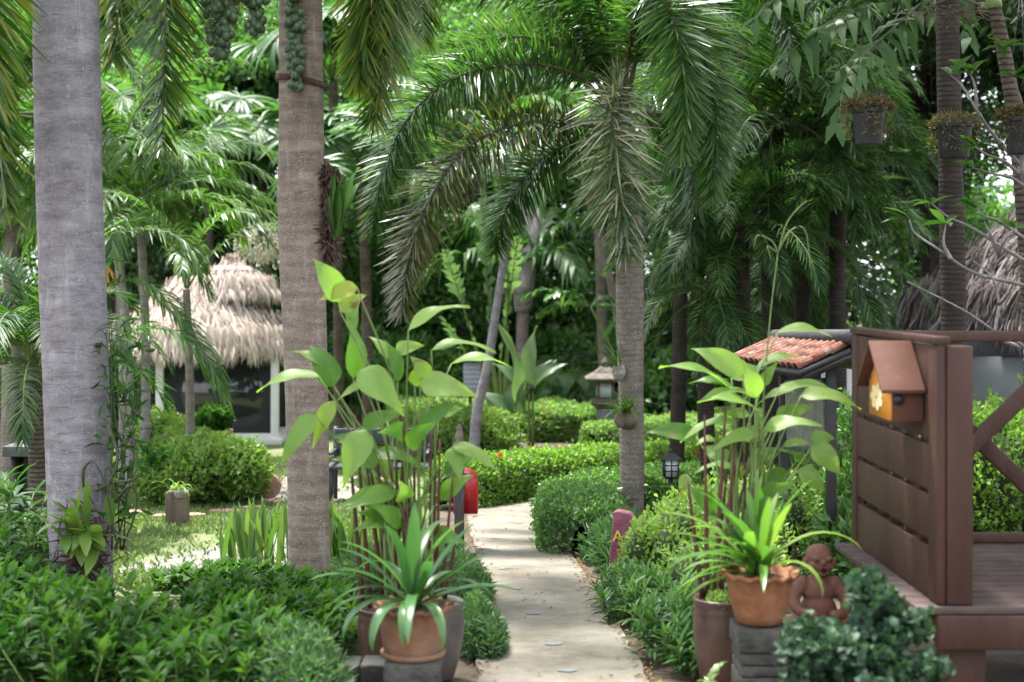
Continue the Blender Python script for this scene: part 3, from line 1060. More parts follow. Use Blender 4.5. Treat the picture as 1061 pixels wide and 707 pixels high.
def sheet(name, left, right, z, mat, n=40, thick=0.0, kind='structure', wob=0.0):
    """ground sheet between two edge polylines (x,y), following the slope"""
    l = smooth_pts(np.column_stack([left, np.zeros(len(left))]), n)[:, :2]
    r = smooth_pts(np.column_stack([right, np.zeros(len(right))]), n)[:, :2]
    m = 9
    V = []
    for a in range(n):
        lw_, rw_ = l[a] + rng.normal(0, wob, 2), r[a] + rng.normal(0, wob, 2)
        for b in range(m):
            p = lw_ + (rw_ - lw_) * b / (m - 1)
            V.append([p[0], p[1], gz(p[1]) + z])
    V = np.array(V)
    i = np.arange(n - 1)[:, None] * m; j = np.arange(m - 1)[None]
    q = np.stack([i + j, i + j + 1, i + m + j + 1, i + m + j], -1).reshape(-1, 4)
    mb = MB().add(V, q)
    if thick:
        for col in (0, m - 1):
            e = V[col::m]
            W = np.concatenate([e, e - [0, 0, thick]])
            k = np.arange(n - 1)
            mb.add(W, np.stack([k, k + 1, k + 1 + n, k + n], -1))
    o = mb.build(name, mat, loc=(V[0][0], V[0][1], V[0][2] - z))
    return tag(o, kind=kind)


# lawn left, gravel, bare earth
sheet('lawn', [(-9, 8.4), (-9, 18), (-9, 30)], [(-1.0, 8.6), (-.6, 18), (-.2, 30)], .006, M_lawn, 50, wob=.03)
sheet('gravel_patch', [(-2.75, 9.6), (-2.5, 10.6), (-2.2, 11.5)], [(-1.5, 9.6), (-1.5, 11), (-1.75, 12.1)], .012, M_gravel, 20, wob=.03)
sheet('bare_earth', [(-3.7, 15.0), (-3.6, 16.0), (-3.9, 17.0), (-4.4, 23)], [(-1.2, 13.8), (-1.4, 15.6), (-1.6, 18), (-2.2, 21)], .012, M_sand, 26, wob=.05)

# the path
L_px = [(495, 707), (497, 660), (502, 620), (497, 585), (489, 560), (485, 545), (487, 534)]
R_px = [(670, 707), (650, 670), (625, 630), (603, 595), (588, 570), (574, 547), (566, 533)]
Lp = [tuple(G(*p)[:2]) for p in L_px]
Rp = [tuple(G(*p)[:2]) for p in R_px]
Lp = [(-.1, 1.0), (-.12, 4.0)] + Lp + [(-.22, 14.4), (.25, 15.05), (1.1, 16.1), (2.4, 17.7), (4.0, 19.9), (6.0, 22.6)]
Rp = [(.62, 1.0), (.6, 4.0)] + Rp + [(.45, 13.9), (.8, 14.4), (1.5, 15.0), (2.7, 16.4), (4.3, 18.3), (6.5, 21.2)]
path = sheet('path', Lp, Rp, .03, M_path, 90, .05, wob=.008)
for (px, py, a) in [(513, 575, .2), (522, 594, .1), (512, 562, .3), (535, 615, 0), (553, 642, .15), (575, 674, .1), (589, 702, .2), (558, 534, .1), (537, 546, .3)]:
    g = G(px, py); g[2] += .0345
    t = np.linspace(0, 2 * PI, 18, endpoint=False)
    rr = 1 + .22 * rng.standard_normal(18)
    V = np.stack([g[0] + np.cos(t) * .04 * rr, g[1] + np.sin(t + a) * .042 * rr, np.zeros(18)], 1)
    V[:, 2] = gzv(V[:, 1]) + .034
    m_ = MB(); m_.add(V, [list(range(18))])
    m_.build('blue_mark', M_bluepaint, path)

# grass on the lawn
n = 70000
gx = rng.uniform(-6.5, -.9, n); gy = 8.8 + rng.uniform(0, 1, n) ** 1.3 * 15
keep = ~((gx > -2.7) & (gx < -1.5) & (gy > 9.6) & (gy < 12)) | (rng.uniform(0, 1, n) < .12)
keep &= ~((gx > -3.6) & (gy > 15.1) & (gy < 19)) | (rng.uniform(0, 1, n) < .08)
gx, gy = gx[keep], gy[keep]
n = len(gx)
mb = MB()
scatter(mb, np.stack([gx, gy, gzv(gy) + .005], 1), np.column_stack([rng.normal(0, .6, n), rng.normal(0, .6, n), np.full(n, .8)]), rsph(n), rng.uniform(.03, .075, n), rng.uniform(.012, .03, n), rng.uniform(0, 1, n))
tag(mb.build('lawn_grass', M_grass, loc=(-3, 14, gz(14))), 'short pale grass of the lawn on the left', 'grass', kind='stuff')
# fallen leaves along the edges of the path and under the shrubs
n = 900
q = rng.uniform(0, 1, n)
yy = 5.9 + q * 9
le = np.interp(yy, [p[1] for p in Lp[:9]], [p[0] for p in Lp[:9]]); re_ = np.interp(yy, [p[1] for p in Rp[:9]], [p[0] for p in Rp[:9]])
sideq = rng.uniform(0, 1, n) < .7
xx = np.where(sideq, re_ - np.abs(rng.normal(0, .05, n)) + .04, le + np.abs(rng.normal(0, .05, n)) - .04)
rnd_ = rng.uniform(0, 1, n) < .06
xx = np.where(rnd_, le + (re_ - le) * rng.uniform(0, 1, n), xx)
mb = MB()
scatter(mb, np.stack([xx, yy, gzv(yy) + .036], 1), np.column_stack([rng.normal(0, 1, (n, 2)), np.full(n, .1)]), np.column_stack([rng.normal(0, .3, (n, 2)), np.ones(n)]), rng.uniform(.012, .04, n), rng.uniform(.008, .018, n), rng.uniform(0, 1, n))
tag(mb.build('leaf_litter', M_litter, loc=(.3, 8, gz(8))), 'small dry brown leaves scattered along the path edges', 'litter', kind='stuff')

# ------------------------------------------------------------------ hedges
Q = 1.0
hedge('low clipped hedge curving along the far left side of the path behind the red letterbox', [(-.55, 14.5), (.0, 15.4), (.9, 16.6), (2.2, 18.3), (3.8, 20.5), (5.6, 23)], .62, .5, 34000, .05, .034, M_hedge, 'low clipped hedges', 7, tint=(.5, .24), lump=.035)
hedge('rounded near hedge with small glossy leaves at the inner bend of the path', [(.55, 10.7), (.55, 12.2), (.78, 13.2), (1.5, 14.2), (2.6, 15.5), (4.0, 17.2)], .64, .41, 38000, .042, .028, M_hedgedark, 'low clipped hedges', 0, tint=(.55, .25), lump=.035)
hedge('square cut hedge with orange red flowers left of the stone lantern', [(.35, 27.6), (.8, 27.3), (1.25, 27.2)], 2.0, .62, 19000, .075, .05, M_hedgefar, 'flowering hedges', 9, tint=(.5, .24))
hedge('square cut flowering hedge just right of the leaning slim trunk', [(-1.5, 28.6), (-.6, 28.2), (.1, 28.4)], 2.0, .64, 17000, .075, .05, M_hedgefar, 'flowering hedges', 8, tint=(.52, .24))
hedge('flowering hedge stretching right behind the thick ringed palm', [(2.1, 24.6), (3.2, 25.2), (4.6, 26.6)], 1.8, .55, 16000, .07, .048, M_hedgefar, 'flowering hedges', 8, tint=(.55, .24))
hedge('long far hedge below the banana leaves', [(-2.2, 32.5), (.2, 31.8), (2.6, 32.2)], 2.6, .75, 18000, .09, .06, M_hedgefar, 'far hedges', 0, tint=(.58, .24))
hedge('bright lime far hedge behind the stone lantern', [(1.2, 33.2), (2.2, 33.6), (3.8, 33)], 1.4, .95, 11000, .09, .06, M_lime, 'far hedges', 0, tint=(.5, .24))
# round bushes
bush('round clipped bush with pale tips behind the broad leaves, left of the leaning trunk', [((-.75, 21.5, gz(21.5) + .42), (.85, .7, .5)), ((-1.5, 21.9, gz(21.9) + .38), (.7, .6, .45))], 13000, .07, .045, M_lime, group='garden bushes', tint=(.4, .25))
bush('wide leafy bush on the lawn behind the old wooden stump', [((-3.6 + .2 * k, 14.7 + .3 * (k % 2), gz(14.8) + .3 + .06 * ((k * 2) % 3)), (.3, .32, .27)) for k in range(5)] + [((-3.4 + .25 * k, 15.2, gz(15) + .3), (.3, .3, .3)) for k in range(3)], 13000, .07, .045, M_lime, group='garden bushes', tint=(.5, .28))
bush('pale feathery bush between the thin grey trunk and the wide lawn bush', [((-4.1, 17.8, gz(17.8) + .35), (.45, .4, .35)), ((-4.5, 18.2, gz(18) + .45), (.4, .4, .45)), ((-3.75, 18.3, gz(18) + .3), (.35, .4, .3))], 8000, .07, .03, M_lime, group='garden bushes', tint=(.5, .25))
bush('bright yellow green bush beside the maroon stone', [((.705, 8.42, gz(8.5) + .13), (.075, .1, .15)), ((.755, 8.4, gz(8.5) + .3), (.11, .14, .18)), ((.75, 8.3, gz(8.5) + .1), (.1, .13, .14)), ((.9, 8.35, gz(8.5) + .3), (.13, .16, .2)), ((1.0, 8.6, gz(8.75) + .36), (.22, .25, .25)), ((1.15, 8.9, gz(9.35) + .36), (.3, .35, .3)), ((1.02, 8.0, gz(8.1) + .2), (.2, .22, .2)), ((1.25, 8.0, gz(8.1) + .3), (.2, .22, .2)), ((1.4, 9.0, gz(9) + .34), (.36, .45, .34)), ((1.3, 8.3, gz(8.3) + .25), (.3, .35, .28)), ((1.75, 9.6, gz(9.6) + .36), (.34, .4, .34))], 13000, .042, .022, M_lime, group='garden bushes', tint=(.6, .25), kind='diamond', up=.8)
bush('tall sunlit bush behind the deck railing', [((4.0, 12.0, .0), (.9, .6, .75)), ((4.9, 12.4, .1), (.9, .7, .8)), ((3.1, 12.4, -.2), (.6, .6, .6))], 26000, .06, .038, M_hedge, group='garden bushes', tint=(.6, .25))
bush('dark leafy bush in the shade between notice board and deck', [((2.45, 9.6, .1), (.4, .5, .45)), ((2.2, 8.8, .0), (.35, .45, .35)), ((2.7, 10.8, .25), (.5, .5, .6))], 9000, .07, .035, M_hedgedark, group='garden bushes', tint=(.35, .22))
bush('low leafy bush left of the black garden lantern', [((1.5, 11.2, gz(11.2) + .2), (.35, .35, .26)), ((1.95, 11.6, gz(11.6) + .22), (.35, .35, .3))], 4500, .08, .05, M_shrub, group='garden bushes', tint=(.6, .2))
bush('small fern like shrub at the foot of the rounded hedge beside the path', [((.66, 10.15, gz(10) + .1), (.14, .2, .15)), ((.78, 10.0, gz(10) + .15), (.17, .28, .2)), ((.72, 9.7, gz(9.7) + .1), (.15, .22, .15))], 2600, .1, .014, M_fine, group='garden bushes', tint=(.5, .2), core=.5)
# ground cover right of the path far, and left of the path
for k, (x, y, s) in enumerate([(3.3, 14.0, .5), (4.2, 15.2, .6), (2.2, 12.6, .4)]):
    bush(['leafy mound in front of the pale column', 'leafy mound below the grey thatched roof', 'leafy mound behind the notice board'][k], [((x, y, gz(y) + s * .5), (s * 1.2, s, s * .8))], 4500, .08, .05, M_shrub, group='leafy mounds', tint=(.45, .2))

# ------------------------------------------------------------------ foreground shrubs
fgl = [((-1.75, 5.9), 'foreground shrub with pointed leaves at the lower left corner of the photo', (.42, .5), .46, 60),
       ((-1.15, 5.6), 'foreground shrub with pointed leaves below the thick grey trunk, to its right', (.42, .45), .42, 55),
       ((-1.5, 6.9), 'broad leaved shrub growing at the foot of the thick grey trunk', (.5, .4), .24, 50),
       ((-1.35, 8.05), 'low broad leaved shrub between the thick grey trunk and the brown trunk', (.5, .45), .19, 46),
       ((-.98, 6.9), 'broad leaved shrub in front of the brown palm trunk', (.42, .5), .27, 50),
       ((-2.5, 7.3), 'broad leaved shrub behind the lower left corner, left of the thick trunk', (.4, .45), .32, 46),
       ((-2.95, 8.2), 'broad leaved shrub at the left edge below the drooping dark shrub', (.5, .6), .45, 50),
       ((-2.2, 6.3), 'broad leaved shrub cut off by the left edge in the lower left corner', (.4, .5), .42, 50),
       ((-1.75, 8.9), 'leafy shrub between the two tall trunks at the gravel edge', (.55, .35), .13, 40)]
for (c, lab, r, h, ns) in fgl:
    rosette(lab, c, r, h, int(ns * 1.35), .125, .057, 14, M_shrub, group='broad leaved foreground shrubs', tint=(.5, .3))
for (c, lab, r, h) in [((-.86, 5.5), 'fine leaved green shrub left of the brick edging, in the foreground', (.2, .28), .36), ((-.62, 8.6), 'fine leaved shrub at the foot of the brown palm trunk', (.42, .5), .3), ((-.3, 8.4), 'fine leaved mound at the left edge of the path', (.12, .5), .2), ((-.18, 6.9), 'fine leaved mound beside the grey brown jar', (.07, .35), .22)]:
    bush(lab, [((c[0], c[1], gz(c[1]) + h * .5), (r[0], r[1], h * .55)), ((c[0] + .08, c[1] - .15, gz(c[1]) + h * .4), (r[0] * .8, r[1] * .7, h * .45))], 6500, .05, .011, M_fine, name='fine_leaved_shrub', group='fine leaved shrubs', tint=(.55, .25), core=.6)
for (c, lab, r, h, ns) in [((.84, 6.6), 'long leaved shrub at the lower right edge of the path beside the dark jar', (.28, .6), .3, 84), ((.66, 7.75), 'long leaved shrub overhanging the path in front of the maroon stone', (.24, .5), .27, 62), ((1.02, 7.3), 'long leaved shrub below the bright yellow green bush', (.22, .4), .3, 40)]:
    rosette(lab, c, r, h, ns, .13, .024, 17, M_lance, group='long leaved shrubs by the path', tint=(.5, .28), elev=(-10, 70))
rosette('dark shrub with long drooping leaves left of the thick grey trunk', (-3.2, 9.0), (.55, .5), .72, 44, .28, .075, 9, M_shrub, name='drooping_shrub', tint=(.3, .2), elev=(-30, 55))
rosette('young ginger like plant in front of the black garden lantern', (1.45, 10.4), (.25, .25), .5, 12, .2, .07, 8, M_banana, name='ginger_plant', cat='plant', tint=(.4, .2), elev=(10, 75))
# snake plants
for (c, lab, nn_) in [((X(268, 9.9), 9.9), 'clump of upright snake plant leaves left of the brown palm trunk', 40), ((X(352, 10.2), 10.2), 'clump of narrow green leaves right of the brown palm trunk', 38)]:
    root = empty('snake_plant', (c[0], c[1], gz(c[1])), lab, 'plant', 'snake plants')
    for k in range(nn_):
        m_ = MB()
        b = np.array([c[0] + rng.normal(0, .13), c[1] + rng.normal(0, .1), gz(c[1])])
        strap(m_, b, rng.uniform(0, 6.28), R(rng.uniform(68, 88)), rng.uniform(.3, .52), rng.uniform(.035, .06), rng.uniform(-.1, .3), 7, rng.uniform(.2, .9), 0, .3, .03, .8)
        m_.build('leaf', M_snake, root)
# ------------------------------------------------------------------ palms
def fm(name, pts, lm, rm, **kw):
    return frond(MB(), pts, **kw).mesh(name, [lm, rm])


# tall pale trunk, left
Y = 8.35
b1 = np.array([X(85, Y), Y, gz(Y)])
p1 = empty('royal_palm', b1, 'thick pale grey palm trunk nearest the camera at the left', 'palm tree')
tp = [b1, P(84, 560, Y), P(79, 400, Y), P(72, 200, Y), P(68, 0, Y), P(66, -190, Y)]
trunk_mb(tp, [.178, .185, .19, .19, .19, .185, .17], 28, 60, 0, flare=.0).build('trunk', M_royalbark, p1, smooth=True)
top1 = tp[-1]
s = MB(); tube(s, np.array([top1 - [0, 0, .02], top1 + [0, 0, .4], top1 + [0, 0, 1.0]]), [.175, .18, .08], 18, n=10)
s.build('crown_shaft', M_crownshaft, p1, smooth=True)
for pts in ([(66, -330, 8.35), (20, -390, 8.1), (-16, -220, 7.9), (-16, 0, 7.8), (6, 215, 7.8)],
            [(70, -330, 8.4), (132, -380, 8.6), (166, -220, 8.8), (172, -40, 8.9), (168, 150, 8.9)],
            [(60, -330, 8.5), (0, -380, 8.9), (-40, -200, 9.3), (-30, -40, 9.5), (-4, 110, 9.5)],
            [(72, -340, 8.5), (110, -400, 9.0), (135, -240, 9.4), (130, -100, 9.6), (118, 60, 9.6)]):
    frond(MB(), np.array([P(*q) for q in pts]), nl=85, ll=.46, lw=.024, mode='plume', sag=.16, rr=.025, t0=.3, tv=.6, tipt=.15, ang=(74, 42)).build('frond', [M_royal, M_rachis], p1)
upf = fm('frond_mesh', arc(2.4, 62, 95), M_royal, M_rachis, nl=70, ll=.55, lw=.035, mode='vee', sag=.5, rr=.025)
for k in range(8):
    place('frond', upf, p1, top1 + [0, 0, .95] - b1, (0, 0, k * 2.4), 1.0)
# vine and twigs on the right of that trunk
root = empty('climbing_vine', (X(118, 8.2), 8.2, .3), 'ragged climber with thin stems on the right side of the thick grey trunk', 'vine')
v = MB()
for k in range(6):
    a = rng.uniform(112, 136); b = rng.uniform(-10, 10)
    tube(v, np.array([P(a - 8, 570, 8.25), P(a + b, 520, 8.2), P(a - b * .6, 475, 8.2), P(a + b * .8, 430, 8.15), P(a + b * 2, rng.uniform(320, 380), 8.15)]), [.006, .004, .002], 5, n=18)
for pts in ([(100, 508, 8.12), (118, 500, 8.05), (138, 497, 8.0), (156, 480, 8.0)], [(86, 504, 8.1), (87, 486, 8.05), (96, 478, 8.03), (104, 490, 8.02), (110, 506, 8.02)], [(112, 440, 8.1), (122, 475, 8.05), (112, 510, 8.05), (120, 560, 8.1)], [(120, 520, 8.1), (132, 505, 8.0), (146, 500, 8.0)]):
    tube(v, np.array([P(*q) for q in pts]), [.010, .008, .004], 7, n=22, wob=.12)
v.build('stem', M_twig, root)
v = MB(); n = 230
pp = np.array([P(rng.normal(126, 12), rng.uniform(330, 540), 8.2 + rng.normal(0, .07)) for _ in range(n)])
scatter(v, pp, rng.normal(0, 1, (n, 3)) + [0.3, 0, .3], rsph(n) + [0, -.3, .6], rng.uniform(.05, .15, n), rng.uniform(.015, .03, n), rng.uniform(0, .8, n), 'leaf')
n = 46
pp = np.array([P(157, 480, 8.0) + rng.normal(0, .035, 3) for _ in range(n)])
scatter(v, pp, rng.normal(0, .7, (n, 3)) + [0.2, 0, .6], rsph(n) + [0, -.3, .6], rng.uniform(.07, .13, n), rng.uniform(.025, .04, n), rng.uniform(.3, 1, n), 'leaf')
v.build('foliage', M_shrub, root)
# staghorn / bird nest plant on the trunk
root = empty('bird_nest_plant', P(84, 555, 8.1), 'yellow green rosette plant tied to the thick grey trunk', 'plant')
for k in range(30):
    m_ = MB(); az = rng.uniform(0, 6.28)
    strap(m_, P(86 + rng.normal(0, 9), 550 + rng.normal(0, 8), 8.08), -PI / 2 + rng.uniform(-1.9, 1.7), R(rng.uniform(-50, 85)), rng.uniform(.16, .3), rng.uniform(.05, .072), rng.uniform(-.2, 1.0), 6, rng.uniform(.5, 1), 0, .25, .1, .5)
    m_.build('leaf', M_brom, root)
m_ = MB(); n = 300
scatter(m_, np.array([P(92 + rng.normal(0, 14), 572 + rng.normal(0, 22), 8.13 + rng.normal(0, .01)) for _ in range(n)]), rng.normal(0, 1, (n, 3)) + [0, -.2, -.6], rsph(n), .14, .006, rng.uniform(0, 1, n))
m_.build('root', M_root, root)

# brown ringed palm, second trunk
Y = 9.6
b2 = np.array([X(321, Y), Y, gz(Y)])
p2 = empty('fruiting_palm', b2, 'brown ringed palm trunk with green fruit hanging from the top', 'palm tree')
tp = [b2, P(320, 560, Y), P(318, 420, Y), P(313, 250, Y), P(312, 100, Y), P(311, -130, Y)]
trunk_mb(tp, [.142, .136, .14, .152, .165, .15, .135], 26, 70, 0, flare=.06).build('trunk', M_palmbark, p2, smooth=True)
s = MB(); tube(s, np.array([P(311, 88, Y), P(312, 82, Y)]), [.172, .172], 24, n=3)
s.build('leaf_scar', M_root, p2)
top2 = tp[-1]
s = MB(); tube(s, np.array([top2 - [0, 0, .02], top2 + [0, 0, .4], top2 + [0, 0, .9]]), [.15, .15, .06], 18, n=10)
s.build('crown_shaft', M_crownshaft, p2, smooth=True)
for pts in ([(312, -260, 9.5), (372, -300, 9.3), (408, -170, 9.1), (410, -30, 9.0), (388, 125, 9.0)],
            [(312, -250, 9.5), (352, -250, 9.2), (382, -150, 9.0), (388, -40, 8.9), (372, 85, 8.9)],
            [(312, -260, 9.6), (380, -310, 9.9), (425, -190, 10.2), (440, -60, 10.4), (438, 40, 10.4)],
            [(308, -260, 9.7), (250, -290, 10.1), (225, -200, 10.3), (222, -90, 10.5), (230, 20, 10.5)]):
    frond(MB(), np.array([P(*q) for q in pts]), nl=80, ll=.46, lw=.024, mode='plume', sag=.16, rr=.022, t0=.36, tv=.6, tipt=.2, ang=(74, 42)).build('frond', [M_royal, M_rachis], p2)
for k in range(7):
    place('frond', upf, p2, top2 + [0, 0, .85] - b2, (0, 0, k * 2.4 + .5), .95)
for (cx, y0, y1, wd, n, Yc) in [(306, -60, 92, 9, 130, 9.38), (228, -50, 62, 15, 130, 9.2), (264, -60, 34, 13, 80, 9.3)]:
    f = MB(); st = MB()
    for k in range(n):
        t = rng.uniform(0, 1)
        yv = y0 + (y1 - y0) * t
        c = P(cx + np.clip(rng.normal(0, wd), -1.6 * wd, 1.6 * wd) * (1.05 - t * .75), yv, Yc + rng.normal(0, .03))
        tube(st, np.array([P(cx, max(y0 - 30, yv - 50), Yc + .03), c]), [.003, .002], 4, cap=False)
        lathe(f, c - [0, 0, .028], [(.001, 0), (.02, .008), (.029, .028), (.023, .05), (.007, .062), (.001, .064)], 10)
    o = f.build('fruit_cluster', M_drupe, p2, smooth=True)
    st.build('fruit_stalk', M_rachis, o)
# staghorn on its right side
root = empty('staghorn_fern', P(345, 215, 9.55), 'dark root mass with broad green lobes on the right of the brown trunk', 'fern')
m_ = MB(); n = 420
for k in range(n):
    pass
pp = np.array([P(341 + rng.normal(0, 3.5), rng.uniform(168, 262), 9.55 + rng.normal(0, .03)) for _ in range(n)])
scatter(m_, pp, rng.normal(0, .6, (n, 3)) + [0, 0, -.9], rsph(n), .11, .02, rng.uniform(0, 1, n))
tube(m_, np.array([P(338, 165, 9.6), P(340, 215, 9.58), P(338, 262, 9.6)]), [.02, .035, .018], 8, n=12)
m_.build('root_mass', M_root, root)
for (bx, by, tx, ty, wd) in [(347, 250, 356, 172, 17), (350, 245, 372, 165, 14), (346, 240, 350, 165, 9), (351, 240, 383, 172, 8)]:
    m_ = MB(); blade(m_, P(bx, by, 9.5), P(tx, ty, 9.45), wd / F * 9.5, arch=.06, tint=.75); m_.build('leaf', M_fan, root)

# centre foxtail palm
Y = 12.4
b3 = np.array([X(655, Y), Y, gz(Y)])
p3 = empty('foxtail_palm', b3, 'ringed grey foxtail palm with bushy arching fronds in the middle', 'palm tree')
tp = [b3, P(655, 480, Y), P(653, 350, Y), P(652, 250, Y), P(650, 200, Y)]
trunk_mb(tp, [.106, .102, .112, .125, .118, .11], 24, 60, 34, .004, .05).build('trunk', M_greybark, p3, smooth=True)
s = MB(); tube(s, np.array([P(650, 202, Y), P(648, 160, Y), P(645, 85, Y)]), [.115, .12, .045], 18, n=10)
s.build('crown_shaft', M_crownshaft, p3, smooth=True)
cf = [([(640, 125, 13.6), (600, 80, 13.5), (540, 66, 13.3), (470, 82, 13.0), (418, 130, 12.8), (394, 195, 12.7), (386, 240, 12.7)], M_foxtail, .5, .0, 74),
      ([(638, 140, 13.5), (600, 128, 13.3), (540, 128, 13.0), (482, 155, 12.7), (442, 215, 12.5), (422, 275, 12.4), (416, 325, 12.4)], M_foxbrown, .45, .35, 72),
      ([(642, 115, 13.8), (612, 60, 14.0), (578, 18, 14.2), (530, -12, 14.4), (460, -20, 14.6), (400, 20, 14.8)], M_foxtail, .6, .0, 70),
      ([(648, 115, 13.5), (668, 30, 13.3), (700, -5, 13.0), (732, 60, 12.8), (742, 140, 12.7), (738, 205, 12.7)], M_foxtail, .5, .0, 72),
      ([(646, 110, 13.5), (655, 30, 13.2), (676, -12, 12.8), (700, 30, 12.5), (710, 100, 12.4), (706, 160, 12.4)], M_foxtail, .55, .0, 64),
      ([(646, 110, 13.9), (680, 0, 14.1), (740, -50, 14.3), (800, -10, 14.5), (830, 70, 14.6)], M_foxtail, .35, .0, 62),
      ([(641, 110, 13.9), (618, 40, 14.3), (604, -10, 14.8), (596, -80, 15.2), (560, -130, 15.6)], M_foxtail, .35, .0, 60),
      ([(640, 120, 13.8), (604, 66, 13.9), (556, 40, 13.9), (500, 46, 13.8), (455, 84, 13.7), (432, 140, 13.7)], M_foxtail, .65, .0, 66),
      ([(638, 150, 13.6), (606, 146, 13.5), (566, 162, 13.4), (530, 205, 13.3), (512, 262, 13.3)], M_foxtail, .5, .0, 56),
      ([(648, 120, 13.9), (690, 120, 14.2), (716, 170, 14.4), (722, 250, 14.5)], M_foxtail, .25, .0, 56)]
for pts, mt, t0, tp_, nl in cf:
    frond(MB(), np.array([P(q[0], q[1], q[2] - 1.3) for q in pts]), nl=int(nl * 1.4), ll=.43, lw=.02, mode='plume', sag=.1, rr=.024, t0=t0, tv=.4, tipt=tp_, ang=(72, 45), petiole=.14).build('frond', [mt, M_rachisd], p3)
for pts in ([(643, 112, 13.5), (640, 92, 13.2), (634, 118, 13.0), (640, 185, 12.9), (650, 262, 12.9)],):
    frond(MB(), np.array([P(q[0], q[1], q[2] - 1.3) for q in pts]), nl=66, ll=.5, lw=.017, mode='plume', sag=.2, rr=.016, t0=.8, tv=.7, tipt=-.6, ang=(78, 50), petiole=.04, jitter=.6).build('sheen_frond', [M_foxsheen, M_rachisd], p3)  # top tinted pale to paint its sheen, tip left green
foxs = [fm('frond_mesh', arc(2.4, e, d), M_foxtail, M_rachis, nl=60, ll=.36, lw=.03, mode='plume', sag=.3, rr=.02, t0=.4, tv=.4) for e, d in ((68, 80), (45, 100))]
for k in range(5):
    place('frond', foxs[0], p3, P(645, 95, Y) - b3, (0, 0, 1.0 + k * .75), 1.0)
# coconut husk planters on it
for (cx, cy, kind) in [(641, 386, 0), (649, 434, 1)]:
    c = P(cx, cy, 12.27)
    root = empty('husk_planter', c, ['upper pale husk planter with a small fan of leaves on the foxtail palm', 'lower brown husk planter with an orchid on the foxtail palm'][kind], 'planter', 'husk planters on the palm')
    m_ = MB()
    wdt = .062 if kind == 0 else .11
    th = np.linspace(0, 2 * PI, 18, endpoint=False)
    lathe(m_, c - [0, 0, .07 + .02 * kind], [(.02, 0), (wdt * .7, .02), (wdt, .07), (wdt * .85, .12), (wdt * .5, .135)], 18)
    m_.build('husk', M_husk if kind == 0 else M_wood, root, smooth=True)
    for k in range(26 if kind == 0 else 44):
        m2 = MB()
        strap(m2, c + [rng.normal(0, .02), -.03, .05], rng.choice([PI, PI * .8, -PI / 2, PI * 1.2]) + rng.normal(0, .6), R(rng.uniform(10, 80)), rng.uniform(.18, .38) if kind == 0 else rng.uniform(.12, .34), .014 if kind == 0 else .022, rng.uniform(.3, 1.3), 6, rng.uniform(.2, .9), 0, .2, .05, .6)
        m2.build('leaf', M_fan if kind == 0 else M_brom, root)

arecab = [fm('frond_mesh', arc(1.9, e, d), M_forestl, M_rachis, nl=36, ll=.5, lw=.045, mode='vee', sag=.6, rr=.016, t0=.7, tv=.4, ang=(55, 25)) for e, d in ((70, 110), (45, 115), (15, 90))]
# slim leaning palm
Y = 20.0
b4 = np.array([X(490, Y), Y, gz(Y)])
tp = [b4, P(494, 430, Y), P(505, 380, Y), P(516, 310, Y), P(526, 243, Y)]
elf = [fm('frond_mesh', arc(1.7, 55, 120), M_fan, M_rachis, nl=34, ll=.55, lw=.07, mode='vee', sag=.7, rr=.018, t0=.5, tv=.3), fm('frond_mesh', arc(1.7, 75, 90), M_fan, M_rachis, nl=34, ll=.5, lw=.07, mode='vee', sag=.7, rr=.018, t0=.6, tv=.3)]
palm('slim leaning grey trunk with a green shaft in front of the banana leaves', b4, tp, [.08, .07, .064, .06, .056], M_royalbark, elf, 9, None, 1.0, shaft=.55, name='leaning_palm', ringn=22)
# triangle palm with purple leaf bases
Y = 30
b5 = np.array([X(541, Y), Y, gz(Y)])
tp = [b5, P(541, 400, Y), P(541, 350, Y), P(543, 298, Y)]
rt, tpp = palm('distant palm with a purple grey fan of leaf bases on a mottled trunk', b5, tp, [.16, .14, .13, .13], M_tanbark, elf, 10, None, 1.7, name='triangle_palm', elevs=[0, 1])
for k, (a, b) in enumerate([(-9, 190), (9, 188), (-6, 196), (7, 200), (-3, 186), (3, 192), (-11, 206), (11, 210)]):
    lb = MB()
    dy = -.05 - .03 * k
    tube(lb, np.array([P(542 + a * .12, 322 - k * 3, Y + dy), P(543 + a * .5, 288 - k * 3, Y + dy - .06), P(544 + a * 1.0, 248 - k * 2, Y + dy - .02), P(545 + a * 1.5, b, Y + dy + .1)]), [.17, .16, .1, .04], 10, n=14)
    lb.build('leaf_base', M_leafbase, rt, smooth=True)
b_ = np.array([X(652, 24), 24, gz(24)])
palm('bright green arching palm between the mottled palm and the foxtail trunk', b_, [b_, P(640, 330, 24), P(600, 165, 24)], [.08, .07, .065], M_greybark, arecab, 11, None, 1.1, name='arching_palm', elevs=[0, 1, 2, 1])
# slender trunk behind the foxtail palm with fishtail sprays
Y = 29
b6 = np.array([X(626, Y), Y, gz(Y)])
tp = [b6, P(627, 400, Y), P(624, 340, Y), P(622, 280, Y), P(620, 150, Y)]
fish = [fm('frond_mesh', arc(1.9, e, d), M_fan, M_rachis, nl=22, ll=.42, lw=.13, mode='flat', sag=.5, rr=.016, t0=.7, tv=.3, jitter=.35) for e, d in ((40, 70), (20, 60))]
palm('slender pale trunk just left behind the foxtail palm', b6, tp, [.13, .12, .11, .1], M_greybark, elf, 8, None, 1.5, name='slender_palm', ringn=18)
root = empty('fishtail_sapling', P(650, 465, 22.4), 'bright fishtail sapling with jagged leaflets left of the slender pale trunk', 'palm tree')
m_ = MB(); tube(m_, np.array([P(650, 465, 22.4), P(640, 380, 22.4), P(612, 318, 22.4)]), [.025, .02, .015], 7, n=10); m_.build('trunk', M_greenstem, root)
